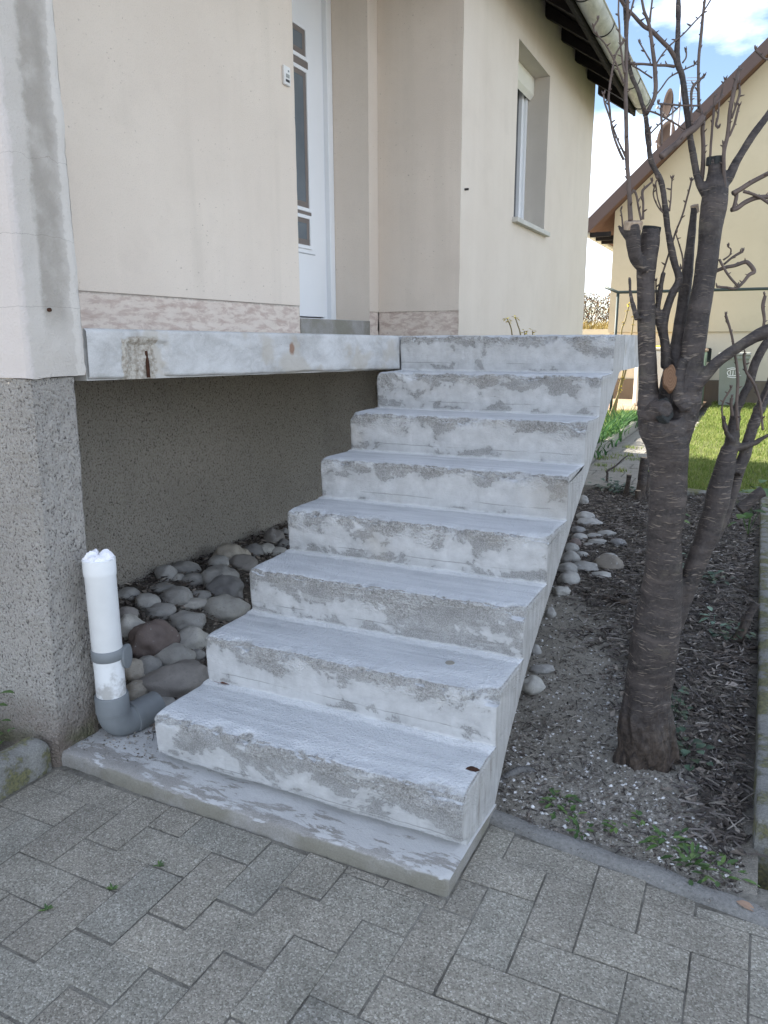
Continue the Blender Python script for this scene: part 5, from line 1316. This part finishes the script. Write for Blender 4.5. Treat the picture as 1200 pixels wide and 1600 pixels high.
# path of slabs, each one a part
path = MB().box(0.06, 5.62, -0.16, 0.90, 12.3, -0.035).build('path', M['joint']); tag(path, 'slab path leading from the bed past the house to the back', kind='structure')
py = 5.66; row = 0
while py < 12.1:
    dl = 0.30; offx = 0.0 if row % 2 else 0.15; x = 0.07 - offx
    while x < 0.88:
        xa, xb_ = max(x, 0.07), min(x + 0.30, 0.89)
        if xb_ - xa > 0.04:
            o = MB().bbox(xa + .005, py + .005, -0.06, xb_ - .005, py + dl - .005, -0.012 + random.uniform(-.004, .004), 0.005).build('path_slab', M['slabpath'], path)
        x += 0.30
    py += dl; row += 1
def lawnz(x, y): return -0.02 + 0.02 * fb(Vector((x, y, 0)), 0.8, 3)
lawn = grid('lawn', 0.86, 5.72, 12.0, 16.7, 60, 60, lawnz, M['earth']); tag(lawn, 'short sunlit lawn reaching to the neighbouring house')
lawn2 = grid('lawn', -0.9, 11.25, 0.055, 13.6, 20, 40, lawnz, M['earth']); tag(lawn2, 'small patch of grass behind the lily bed')
ter = grid('terrace', -6.0, 13.6, 0.70, 17.0, 30, 20, lambda x, y: -0.015 + 0.004 * fb(Vector((x, y, 0)), 2, 2), M['terracotta']); tag(ter, 'reddish paved yard at the corner of the neighbouring house')
planting = grid('planting_bed', -0.33, 5.9, 0.0, 11.25, 10, 120, lambda x, y: 0.02 + 0.02 * fb(Vector((x, y, 1)), 3, 3), M['soil']); tag(planting, 'narrow raised soil bed along the house wall')
def blade(b, P, h, w_, lean_, yaw, segs=2, droop=0.0):
    d = Vector((math.cos(yaw), math.sin(yaw), 0)); s_ = Vector((-d.y, d.x, 0)); o = len(b.v)
    for q in range(segs + 1):
        t = q / segs; C_ = P + d * (lean_ * h * t * t) + Vector((0, 0, h * (t - droop * t * t)))
        ww_ = w_ * (1 - t ** 1.6)
        if q == segs: b.v.append(tuple(C_))
        else: b.v += [tuple(C_ - s_ * ww_), tuple(C_ + s_ * ww_)]
    for q in range(segs - 1): b.f.append((o + 2 * q, o + 2 * q + 1, o + 2 * q + 3, o + 2 * q + 2))
    b.f.append((o + 2 * segs - 2, o + 2 * segs - 1, o + 2 * segs))
gb = MB()
for _ in range(52000):
    x = rnd.uniform(0.86, 3.0); y = 5.75 + 10.9 * rnd.random() ** 1.25
    if y > 8 : x = rnd.uniform(0.86, 4.2)
    s_ = 1 + 0.06 * (y - 5.7)
    blade(gb, Vector((x, y, lawnz(x, y))), rnd.uniform(.025, .06) * s_ * (0.8 + 0.4 * fb(Vector((x, y, 7)), 1.5, 2)), .0022 * s_ * 1.6, rnd.uniform(.2, 1.0), rnd.uniform(0, 6.28))
for _ in range(8000):
    x, y = rnd.uniform(-0.9, 0.05), rnd.uniform(11.25, 13.6); blade(gb, Vector((x, y, lawnz(x, y))), rnd.uniform(.03, .08), .005, rnd.uniform(.2, .9), rnd.uniform(0, 6.28))
tag(gb.build('grass', M['grass']), 'short green lawn grass between the bed and the neighbouring house', kind='stuff')
# strap leaved clumps
for i, (x, y, h, n) in enumerate([(-0.06, 8.9, .34, 120), (-0.12, 9.9, .40, 120), (-0.05, 10.7, .36, 100), (-0.05, 8.0, .22, 90), (-0.14, 7.2, .24, 80), (0.0, 7.4, .16, 60)]):
    b = MB()
    for _ in range(n):
        P = Vector((x + rnd.gauss(0, .07), y + rnd.gauss(0, .22), 0.03)); blade(b, P, h * rnd.uniform(.6, 1.2), rnd.uniform(.010, .018), rnd.uniform(.3, 1.3), rnd.uniform(0, 6.28), 5, rnd.uniform(.0, .5))
    o = b.build('lily_clump', M['lily'])
    tag(o, ['strap leaved lily clump in the middle of the raised bed by the path', 'tall strap leaved clump farther along the raised bed', 'sunlit strap leaved clump at the far end of the raised bed', 'lower leafy clump hanging over the planting kerb', 'leafy clump nearest the stairs in the raised bed', 'small tuft at the near end of the planting kerb'][i], 'plant', 'leafy clumps in the raised bed')
# weeds in path joints
for i, (u, v, h) in enumerate([(975, 712, .05), (955, 716, .045), (940, 728, .04), (962, 736, .05), (935, 718, .05), (990, 718, .04), (985, 700, .04)]):
    P = onz(u, v, -0.012); b = MB()
    for _ in range(60): blade(b, P + Vector((rnd.gauss(0, .07), rnd.gauss(0, .05), 0)), rnd.uniform(.4, 1.2) * h, .004, rnd.uniform(.5, 1.6), rnd.uniform(0, 6.28))
    tag(b.build('weed_tuft', M['grass'])  , ['green weed tuft farthest along the slab path near the lilies', 'green weed tuft left of the far slab joint', 'weed tuft near the start of the slab path by the stairs', 'weed tuft just behind the broken twig on the slab path', 'small weed tuft at the foot of the planting kerb', 'weed tuft behind the tall stump on the slab path', 'weed tuft in the middle of the slab path beyond the others'][i], 'weed', 'weed tufts in the slab path')['kind'] = 'thing'
# stumps beyond the stairs
def stump(u, v, wpx, htop, label, lean_=(0, 0), m2=M['cut_pale']):
    P = on_bed(u, v); s = wpx * pxm(P) / 2; o = thing('tree_stump', label, 'stump', P)
    T = P + Vector((lean_[0], lean_[1], 0)) * htop + Vector((0, 0, htop))
    b = MB(); b.tube(cat([(P - Vector((0, 0, .05)), s * 1.5), (P + Vector((0, 0, .03)), s * 1.15), (P.lerp(T, .5), s), (T, s * 1.02)], 5), 14, True, 0.18); b.build('stem', M['bark'], o, True)
    b = MB(); b.tube([(T - Vector((0, 0, .002)), s * .9), (T + Vector((0, 0, .003)), s * .88)], 14); b.build('cut_top', m2, o); return o
stump(1000, 778, 14, .37, 'tall dark stump with pale sloping top beside the path end', (.05, 0))
stump(1005, 776, 13, .24, 'short mossy stump in front of the tall dark one', (.1, 0), plain('moss_top', (0.11, 0.14, 0.02), 0.9))
stump(996, 784, 9, .10, 'small stump with a round pale cut top', (-.02, 0))
stump(978, 775, 7, .20, 'slim grey stake standing left of the stumps', (.08, 0), M['cut_pale'])
b = MB()
for pts in ([(948, 757, 5), (949, 740, 4), (949, 736, 4), (962, 728, 3), (975, 716, 2.5), (981, 712, 2)],):
    dd_ = (on_bed(948, 757) - CAM).dot(FH) - D0; b.tube(limb(pts, dd_), 7)
o = b.build('broken_twig', M['bark']); tag(o, 'thin broken twig sticking up from the soil in front of the path', 'twig')
for i, (pts, lab) in enumerate([
    ([(942, 933, 8), (955, 936, 8), (972, 941, 8), (994, 942, 8)], 'pale cut branch piece lying left of the tree trunk'),
    ([(1118, 1018, 10), (1128, 1022, 9), (1145, 1028, 8), (1162, 1032, 7), (1190, 1036, 4)], 'knobbly pale branch lying on the mulch right of the trunk'),
    ([(1130, 1018, 5), (1160, 1014, 6), (1182, 1012, 6), (1200, 1006, 5)], 'dark forked branch lying behind the knobbly pale one'),
    ([(1152, 1000, 16), (1160, 985, 14), (1170, 962, 12), (1182, 942, 13)], 'reddish cut stub standing against the edging board'),
    ([(1092, 972, 10), (1100, 962, 9), (1106, 954, 9)], 'short cut stub with a pale face right of the trunk'),
    ([(1116, 980, 8), (1120, 995, 8), (1126, 1008, 8)], 'short pale broken stick leaning on the mulch'),
    ([(1155, 796, 17), (1166, 788, 17), (1180, 775, 17), (1192, 768, 18)], 'thick grey brown stub leaning out of the shrub right of the tree')]):
    P0 = on_bed(*pts[0][:2], 0.01) if i != 6 else at(pts[0][0], pts[0][1], D0 + 0.35)
    b = MB(); L_ = []
    for (u, v, w_) in pts:
        P = on_bed(u, v, 0.012) if i in (0, 1, 2) else at(u, v, (P0 - CAM).dot(FH)); L_.append((P, w_ / 2 * pxm(P)))
    b.tube(cat(L_, 6), 10, True, 0.15); o = b.build('cut_branch', M['bark'], None, True); tag(o, lab, 'branch')
# grey corrugated hose end half buried by the stair foot
A_ = on_bed(782, 1218, 0.0); B_ = on_bed(838, 1205, 0.0); L_ = []
for q in range(60):
    t = q / 59; P = A_.lerp(B_, t) + Vector((0, 0, 0.016 * math.sin(math.pi * min(1, t * 1.05)) - 0.008)) + (Vector((0, 0.02, 0)) * math.sin(math.pi * t))
    L_.append((P, 0.013 * (1.0 + 0.10 * math.sin(q * 1.6))))
o = MB().tube(L_, 12).build('corrugated_hose', plain('dusty_hose', (0.15, 0.145, 0.14), 0.8, 0.2, 0, 0.3, 30), None, True); tag(o, 'grey corrugated hose loop half buried in gravel beside the lowest step', 'hose')

# broad leaved little plants
def leaf_shape(b, P, d, up, L, w_, curl=0.2):
    d = d.normalized(); s_ = d.cross(up).normalized(); n_ = s_.cross(d); o = len(b.v)
    for t, f in ((0, .05), (.25, .8), (.55, 1.0), (.8, .6)):
        C_ = P + d * L * t - n_ * (curl * L * t * t)
        b.v += [tuple(C_ - s_ * w_ * f + n_ * w_ * .25 * f), tuple(C_), tuple(C_ + s_ * w_ * f + n_ * w_ * .25 * f)]
    b.v.append(tuple(P + d * L - n_ * curl * L))
    for q in range(3):
        a = o + q * 3; b.f += [(a, a + 1, a + 4, a + 3), (a + 1, a + 2, a + 5, a + 4)]
    a = o + 9; b.f += [(a, a + 1, o + 12), (a + 1, a + 2, o + 12)]
def plant(name, P, n, h, L, w_, m, label, cat_='plant', group=None, spread=.05, stem=True):
    b = MB(); root = None
    for _ in range(n):
        a = rnd.uniform(0, 6.28); hh = h * rnd.uniform(.1, 1); Q = P + Vector((math.cos(a), math.sin(a), 0)) * rnd.uniform(0, spread) + Vector((0, 0, hh))
        leaf_shape(b, Q, Vector((math.cos(a), math.sin(a), rnd.uniform(-.3, .6))), Vector((0, 0, 1)), L * rnd.uniform(.6, 1.2), w_ * rnd.uniform(.7, 1.2), rnd.uniform(0, .4))
        if stem and rnd.random() < .5: b.tube([(P, .0012), (P.lerp(Q, .6) + Vector((0, 0, .004)), .001), (Q, .0008)], 4)
    o = b.build(name, m, None, True); return tag(o, label, cat_, group)
b = MB(); Pl = onz(343, 1067, RI + .004); leaf_shape(b, Pl, Vector((1, .3, .15)), Vector((0, 0, 1)), .036, .010, .25); b.tube([(Pl, .001), (Pl - Vector((.02, .004, -.003)), .0008)], 4)
tag(b.build('fallen_leaf', plain('red_brown_leaf', (0.12, 0.045, 0.03), 0.7)), 'curled red brown leaf lying at the back of the lowest tread', 'leaf')
b = MB(); Pl = on_bed(1131, 1069, .012); leaf_shape(b, Pl, Vector((1, .1, .1)), Vector((0, 0, 1)), .06, .022, .1)
tag(b.build('fallen_leaf', plain('pale_dead_leaf', (0.36, 0.31, 0.27), 0.8)), 'large pale dead leaf on the mulch right of the trunk', 'leaf')
b = MB(); Pl = onz(1150, 1408, -.03); leaf_shape(b, Pl, Vector((1, -.3, .1)), Vector((0, 0, 1)), .05, .014, .2)
tag(b.build('fallen_leaf', plain('tan_dead_leaf', (0.30, 0.20, 0.14), 0.8)), 'tan dead leaf on the mortar strip near the right corner', 'leaf')
plant('leafy_shoot', on_bed(1075, 895), 12, .13, .045, .013, M['greyleaf'], 'grey green leafy shoot between the trunk and the side trunk', spread=.03)
plant('leafy_shoot', on_bed(1115, 985), 10, .09, .045, .013, M['greyleaf'], 'grey green leafy shoot on the mulch near the edging board', spread=.04)
plant('ivy_patch', on_bed(1050, 1130), 26, .14, .028, .013, M['ivy'], 'dark ivy climbing the right side of the trunk foot', spread=.05)
plant('ivy_patch', on_bed(1070, 1180), 22, .07, .034, .015, M['ivy'], 'dark ivy on the ground right of the trunk foot', spread=.09)
plant('ivy_patch', on_bed(965, 770), 60, .10, .06, .026, M['ivy'], 'dark ivy mat at the far end of the bed before the path', spread=.26)
plant('ivy_patch', on_bed(1140, 1000), 24, .07, .036, .016, M['ivy'], 'dark ivy around the fallen branches by the edging board', spread=.09)
plant('ivy_patch', on_bed(1110, 910), 26, .06, .036, .016, M['ivy'], 'dark ivy leaves on the mulch behind the side trunk', spread=.13)
plant('leafy_shrub', at(1172, 800, D0 + .9) - Vector((0, 0, .10)), 22, .22, .055, .026, M['leaf'], 'bright green leaves at the foot of the side trunk by the far edging', spread=.10)
plant('leafy_shrub', at(1050, 800, D0 + 1.8) - Vector((0, 0, .12)), 18, .14, .055, .018, M['leaf'], 'small green leaved plant behind the main trunk', spread=.10)
for i, (u, v, n, h, L, s_) in enumerate([(872, 1258, 26, .03, .030, .05), (905, 1302, 20, .025, .026, .04), (960, 1300, 10, .035, .026, .03), (1043, 1322, 22, .03, .04, .05), (1080, 1355, 26, .03, .04, .06), (1120, 1366, 24, .025, .04, .06), (882, 1275, 14, .02, .026, .04), (1000, 1290, 8, .03, .02, .02)]):
    plant('weed', on_bed(u, v), n, h, L, .0065, M['leaf'], ['low green weed on the gravel beside the stair foot', 'low weed just above the mortar strip', 'small upright weed seedling below the trunk', 'spreading weed rosette right of the trunk', 'larger spreading weed near the paving corner', 'long leaved weed closest to the edging board', 'tiny weed cluster between two gravel patches', 'single seedling among the white chips'][i], 'weed', 'weeds in the gravelly soil', s_, False)
for i, (u, v) in enumerate([(249, 1354), (176, 1391), (72, 1423)]):
    P = onz(u, v, -0.046); b = MB()
    for _ in range(16):
        a = rnd.uniform(0, 6.28); leaf_shape(b, P + Vector((0, 0, .002)), Vector((math.cos(a), math.sin(a), rnd.uniform(.1, .9))), Vector((0, 0, 1)), rnd.uniform(.008, .022), .0028, .2)
    tag(b.build('weed_sprig', M['leaf']), ['weed sprig in the paving joint nearest the foot slab', 'weed sprig in the middle one of three paving joints', 'weed sprig in the paving joint nearest the kerb stone'][i], 'weed', 'weed sprigs in the paving joints')
# planted strip behind the kerb stone
grid('planted_strip', -1.8, -1.6, -0.43, -0.10, 30, 30, lambda x, y: -0.01 + 0.012 * fb(Vector((x, y, 4)), 6, 3), M['soil']).__setitem__('label', 'soil strip at the foot of the house front')
b = MB()
for _ in range(420):
    P = Vector((-0.62 + rnd.gauss(0, .06), -0.22 + rnd.gauss(0, .07), rnd.uniform(0, .10))); a = rnd.uniform(0, 6.28)
    if P.x > -0.465 or P.y > -0.12: continue
    leaf_shape(b, P, Vector((math.cos(a), math.sin(a), rnd.uniform(-.2, .8))), Vector((0, 0, 1)), rnd.uniform(.010, .022), .005, .3)
tag(b.build('cushion_plant', M['leaf']), 'low bushy green cushion plant behind the kerb stone at the pier', 'plant')
b = MB(); Pb = Vector((-0.66, -0.22, .02))
for (u, v, L, w_, dx) in ((6, 1085, .06, .022, 1), (-4, 1105, .06, .02, 1), (8, 1128, .045, .014, 1), (-10, 1072, .05, .02, -1)):
    Q = at(u - 10, v, (Pb - CAM).dot(FH)); leaf_shape(b, Q, RT * dx + Vector((0, 0, .35)), UP, L, w_, .25); b.tube([(Pb, .003), (Pb.lerp(Q, .6), .0025), (Q, .0015)], 5)
tag(b.build('broadleaf_plant', M['leaf']), 'broad dark green leaves at the left picture edge above the cushion plant', 'plant')

# yellow flowering stems
def flower_stem(stems, dd_, label):
    o = thing('flowering_shrub', label, 'shrub', at(stems[0][0][0], stems[0][0][1], D0 + dd_))
    for pts in stems:
        b = MB(); L_ = limb(pts, dd_); b.tube(L_, 6); b.build('stem', plain('olive_stem', (0.20, 0.155, 0.06)), o, True)
        f = MB(); n = len(L_)
        for i in range(n):
            if pts[0][3] if len(pts[0]) > 3 else False: pass
        for i in range(int(n * fl0), n, 1):
            if rnd.random() < fld:
                for _ in range(3):
                    a = rnd.uniform(0, 6.28); d = Vector((math.cos(a), math.sin(a), rnd.uniform(-.6, .9)))
                    leaf_shape(f, L_[i][0] + d * .006, d, Vector((.1, .2, 1)), fls * rnd.uniform(.7, 1.2), fls * .28, .3)
        f.build('blossom', M['petal'], o)
    return o
fl0, fld, fls = 0.80, 0.75, 0.028
dF = (Vector((0.02, 3.9, 0)) - CAM).dot(FH) - D0
flower_stem([[(806, 640, 3), (803, 560, 2.6), (800, 522, 2.2), (797, 508, 2), (792, 498, 1.6)], [(818, 640, 3), (816, 560, 2.6), (813, 522, 2.2), (809, 508, 2), (805, 496, 1.6)], [(824, 640, 3), (822, 550, 2), (819, 517, 1.6)], [(836, 640, 3), (834, 560, 2), (832, 517, 1.6)]], dF, 'yellow flowering stems peeping over the landing edge before the window wall')
fl0, fld, fls = 0.25, 0.35, 0.05
dF = (Vector((-0.4, 11.4, 0)) - CAM).dot(FH) - D0
flower_stem([[(960, 650, 3.5), (967, 610, 3), (975, 570, 3), (971, 520, 2.6), (977, 500, 2.6), (983, 474, 2)], [(956, 650, 3), (965, 620, 3), (978, 578, 3), (987, 520, 2.4), (991, 492, 2)], [(952, 652, 3), (962, 625, 2.5), (972, 600, 2)]], dF, 'tall yellow flowering stems leaning beyond the landing corner')
# ------------------------------------------------------------------ NEIGHBOUR
nh = thing('neighbour_house', 'cream yellow gabled house with brown barge board beyond the lawn', 'house', (4, 20, 0))
NX0, NY = -1.58, 17.0
ridx = 5.2; zl = 4.2; sl = 0.948
b = MB(); b.prism([(NX0, 1.52), (NX0, zl), (ridx, zl + sl * (ridx - NX0)), (2 * ridx - NX0, zl), (2 * ridx - NX0, 1.52)], NY, NY + 9, 'y'); b.build('upper_wall', M['ncream'], nh)
b = MB(); b.box(NX0 + 0.03, NY + 0.05, 0.46, 2 * ridx - NX0 - 0.03, NY + 8.9, 1.515); b.build('lower_wall', M['nbeige'], nh)
b = MB(); b.box(NX0 + 0.02, NY + 0.01, -0.2, 2 * ridx - NX0, NY + 8.9, 0.455); b.build('socle', M['nsocle'], nh)
b = MB(); e_ = 0.50
def rz(x): return zl + sl * (x - NX0)
b.prism([(NX0 - e_, rz(NX0 - e_) + 0.02), (NX0 - e_, rz(NX0 - e_) + 0.26), (ridx, rz(ridx) + 0.26), (ridx, rz(ridx) + 0.02)], NY - 0.42, NY + 9.3, 'y')
b.prism([(2 * ridx - NX0 + e_, rz(NX0 - e_) + 0.02), (2 * ridx - NX0 + e_, rz(NX0 - e_) + 0.26), (ridx + .002, rz(ridx) + 0.26), (ridx + .002, rz(ridx) + 0.02)], NY - 0.42, NY + 9.3, 'y')
nr_ = b.build('roof', M['rooftile'], nh)
b = MB(); b.prism([(NX0 - e_ - .01, rz(NX0 - e_) - 0.03), (NX0 - e_ - .01, rz(NX0 - e_) + 0.29), (ridx, rz(ridx) + 0.28), (ridx, rz(ridx) - 0.03)], NY - 0.46, NY - 0.425, 'y'); b.build('barge_board', M['brown'], nr_)
b = MB(); b.tube([(Vector((NX0 - e_ - .09, NY - 0.5, rz(NX0 - e_) + .02)), .075), (Vector((NX0 - e_ - .09, NY + 9, rz(NX0 - e_) + .02)), .075)], 12); b.build('gutter', M['gutter'], nr_, True)
for q in range(3): MB().box(NX0 - e_ + .03, NY - 0.36 + q * .7, rz(NX0 - e_) - .10, NX0 - .01, NY - 0.28 + q * .7, rz(NX0 - e_) + .0).build('rafter', M['darkwood'], nr_)
gr_ = MB()
for q in range(9): gr_.box(0.02 + q * .075, NY + .022, .88, 0.035 + q * .075, NY + .037, 1.16)
gr_.box(0.0, NY + .018, 1.15, .68, NY + .04, 1.17); gr_.box(0.0, NY + .018, .88, .68, NY + .04, .90)
gr_.tube(cat([(Vector((.0, NY + .02, 1.17)), .008), (Vector((.06, NY + .02, 1.24)), .008), (Vector((.13, NY + .02, 1.20)), .008), (Vector((.10, NY + .02, 1.17)), .008), (Vector((.2, NY + .02, 1.19)), .008), (Vector((.3, NY + .02, 1.25)), .008), (Vector((.36, NY + .02, 1.18)), .008)], 5), 6)
gr_.build('window_grille', M['railm'], nh)
MB().box(0.0, NY + .042, .86, .70, NY + .049, 1.15).build('cellar_window', M['wglass'], nh)
# dishes and aerial on the roof edge
def dish(u, v, rpx, yaw, label, Y=17.35):
    r = ray(u, v); P = CAM + r * ((Y - CAM.y) / r.y); s = rpx * pxm(P)
    o = thing('satellite_dish', label, 'satellite dish', P)
    Mx = Matrix.Translation(P) @ Matrix.Rotation(yaw, 4, 'Z') @ Matrix.Rotation(R(88), 4, 'X')
    b = MB(); b.lathe([(0.001, 0.0), (s * .5, .02 * s * 4), (s * .8, .20 * s), (s, .32 * s), (s * 1.0, .345 * s), (s * .78, .23 * s), (s * .5, .11 * s), (.001, .03 * s)], seg=28, M=Mx); b.build('reflector', M['dish'], o, True)
    b = MB(); b.tube([(Mx @ Vector((0, -s * .9, .2 * s)), .012), (Mx @ Vector((0, -s * .3, 1.0 * s)), .012)], 6); b.tube([(Mx @ Vector((0, -s * .3, .98 * s)), .03), (Mx @ Vector((0, -s * .25, 1.12 * s)), .035)], 8); b.build('feed_arm', M['galv'], o)
    zb_ = rz(P.x) + 0.15
    b = MB(); b.tube([(Vector((P.x + .02, P.y + .08, min(zb_, P.z - s))), .022), (Vector((P.x + .02, P.y + .08, P.z + .02)), .022)], 8); b.build('mast', M['galv'], o); return o
dish(1050, 162, 21, R(-64), 'upper brown satellite dish seen edge on above the barge board')
dish(1047, 216, 24, R(-50), 'lower brown satellite dish half behind the roof edge', 17.9)
r = ray(1060, 190); P = CAM + r * ((18.1 - CAM.y) / r.y)
b = MB(); b.tube([(Vector((P.x, P.y, rz(P.x) + .1)), .022), (Vector((P.x, P.y, P.z + .95)), .022)], 8)
an = thing('tv_aerial', 'thin grid television aerial on a mast behind the satellite dishes', 'aerial', (P.x, P.y, P.z)); b.build('mast', M['galv'], an)
b = MB()
for q in range(9): b.tube([(Vector((P.x + .10, P.y, P.z + .45 + q * .055)), .006), (Vector((P.x + .40, P.y + .12, P.z + .45 + q * .055)), .006)], 4)
b.tube([(Vector((P.x + .02, P.y, P.z + .62)), .01), (Vector((P.x + .26, P.y + .06, P.z + .62)), .01)], 5); b.build('grid', M['galv'], an)
# bins
def bin_(name, x, y, w_, d_, h, lab, m, mlid, cat_='bin', lidh=.06):
    o = thing(name, lab, cat_, (x, y, -0.02)); b = MB(); z0 = -0.02
    t = .10
    v = [(x - w_ / 2 + t * w_, y - d_ / 2 + t * d_, z0 + .03), (x + w_ / 2 - t * w_, y - d_ / 2 + t * d_, z0 + .03), (x + w_ / 2 - t * w_, y + d_ / 2, z0 + .03), (x - w_ / 2 + t * w_, y + d_ / 2, z0 + .03), (x - w_ / 2, y - d_ / 2, z0 + h), (x + w_ / 2, y - d_ / 2, z0 + h), (x + w_ / 2, y + d_ / 2, z0 + h), (x - w_ / 2, y + d_ / 2, z0 + h)]
    b.add(v, [(0, 3, 2, 1), (4, 5, 6, 7), (0, 1, 5, 4), (1, 2, 6, 5), (2, 3, 7, 6), (3, 0, 4, 7)])
    b.bbox(x - w_ / 2 - .015, y - d_ / 2 - .02, z0 + h - .07, x + w_ / 2 + .015, y + d_ / 2, z0 + h, .008); b.build('body', m, o)
    b = MB(); b.bbox(x - w_ / 2 - .02, y - d_ / 2 - .035, z0 + h + .002, x + w_ / 2 + .02, y + d_ / 2 + .02, z0 + h + lidh, .02); b.build('lid', mlid, o)
    for sx in (-1, 1):
        b = MB(); b.tube([(Vector((x + sx * w_ * .36, y + d_ * .46, z0 + .10)), .10), (Vector((x + sx * w_ * .46, y + d_ * .46, z0 + .10)), .10)], 16); b.build('wheel', M['black'], o)
    b = MB(); b.tube([(Vector((x - w_ * .4, y + d_ / 2 + .05, z0 + h + .01)), .015), (Vector((x + w_ * .4, y + d_ / 2 + .05, z0 + h + .01)), .015)], 8); b.build('handle', M['black'], o); return o
wb = bin_('wheelie_bin', 1.215, 16.0, .56, .60, 1.05, 'grey green wheelie bin with a pale lid and a white emblem on its front', M['bin'], M['binlid'])
b = MB(); yF = lambda z: 16.0 - .30 + .06 * (1.05 - z) / 1.0 - .006
def stroke(pts, r_=.009): b.tube(cat([(Vector((1.215 + x, yF(z), z)), r_) for x, z in pts], 6), 5)
stroke([(-.11, .70), (-.02, .75), (.09, .72), (.11, .66), (.03, .62), (-.08, .63), (-.11, .69)]); stroke([(-.10, .60), (.02, .58), (.16, .62)]); stroke([(-.05, .72), (-.05, .64)]); stroke([(.0, .73), (.0, .63)]); stroke([(.05, .72), (.06, .65)]); stroke([(-.12, .76), (.0, .78), (.08, .75)])
b.build('emblem', plain('white_print', (0.75, 0.77, 0.75)), wb)
cp = thing('compost_bin', 'pale green tall plastic compost bin left of the grey wheelie bin', 'compost bin', (.28, 16.0, -.02))
b = MB(); b.bbox(-.10, 15.72, -.02, .66, 16.35, 1.10, .03); b.build('body', M['composter'], cp)
b = MB(); b.bbox(-.12, 15.70, 1.102, .68, 16.37, 1.16, .02); b.build('lid', plain('faded_brown_lid', (0.40, 0.29, 0.20), 0.6), cp)
for zc in (.35, .72): MB().box(-.105, 15.705, zc, .665, 15.72, zc + .012).build('joint_rib', plain('rib_green', (.22, .31, .21)), cp)
b = MB()
for zc in range(9):
    for xc in (-.04, .61): b.box(xc - .008, 15.708, .12 + zc * .11, xc + .008, 15.7195, .136 + zc * .11)
b.build('air_hole', M['black'], cp)['kind'] = 'stuff'
bin_('wheelie_bin', -.34, 16.5, .52, .55, 1.14, 'bin with a bright yellow lid glimpsed between the cherry stems', M['tank'], M['yellow'], lidh=.10)
tk = thing('water_tank', 'pale rounded plastic water tank standing by the neighbouring house corner', 'tank', (-.30, 15.4, 0))
b = MB(); b.bbox(-.66, 15.1, -.02, .10, 15.75, 1.15, .07); b.build('body', M['tank'], tk, False)
MB().bbox(-.68, 15.08, 1.152, .12, 15.77, 1.20, .02).build('lid', M['tank'], tk)
# laundry rail
rl = thing('metal_rail', 'dark green metal clothes rail on posts crossing in front of the yellow house', 'rail', (0, 13, 0))
MB().tube([(Vector((-.98, 13.0, 2.30)), .028), (Vector((-.74, 13, 2.20)), .028), (Vector((3.4, 13.0, 2.18)), .024)], 10).build('bar', M['railm'], rl, True)
for x in (-.74, 3.3): MB().tube([(Vector((x, 13, -.05)), .026), (Vector((x, 13, 2.18)), .026)], 10).build('post', M['railm'], rl, True)
# hedge and bank beyond
b = MB()
for _ in range(15000):
    x = rnd.uniform(-9, -1.5); y = rnd.gauss(25, .7); zt = 2.75 + .35 * fb(Vector((x, 0, 0)), .8, 3); z = rnd.uniform(1.2, zt) if rnd.random() < .9 else rnd.uniform(zt - .1, zt + .2)
    a = rnd.uniform(0, 6.28); leaf_shape(b, Vector((x, y, z)), Vector((math.cos(a), math.sin(a), rnd.uniform(-1, 1))), Vector((.2, .1, 1)), rnd.uniform(.05, .11), .022, .3)
hd = b.build('hedge', M['hedge'], None); tag(hd, 'russet brown winter hedge in the gap between the two houses', 'hedge')
b = MB()
for _ in range(160):
    x = rnd.uniform(-9, -1.5); y = rnd.gauss(25, .5); b.tube([(Vector((x, y, .5)), .02), (Vector((x + rnd.gauss(0, .2), y, 1.9)), .013), (Vector((x + rnd.gauss(0, .4), y, 2.8)), .005)], 5)
b.build('stem', M['bark'], hd)
b = MB()
for _ in range(5000):
    x = rnd.uniform(-9, -1.2); y = rnd.uniform(23.2, 24.4); blade(b, Vector((x, y, 1.60)), rnd.uniform(.08, .40) * (1 + .6 * fb(Vector((x, 0, 2)), 1.5, 2)), .012, rnd.uniform(.3, 1.4), rnd.uniform(0, 6.28))
tag(b.build('dry_grass', M['drygrass']), 'pale dry grass on the bank below the hedge', kind='stuff')
bank = grid('grass_bank', -14, 22.6, -1.0, 30, 30, 14, lambda x, y: 1.62 + .04 * fb(Vector((x, y, 0)), 1, 2), M['drygrass']); tag(bank, 'raised bank behind a pale retaining wall')
o = MB().box(-14, 22.3, -.2, -1.0, 22.595, 1.66).build('retaining_wall', M['nbeige']); tag(o, 'low pale retaining wall in the gap between the houses', 'wall')
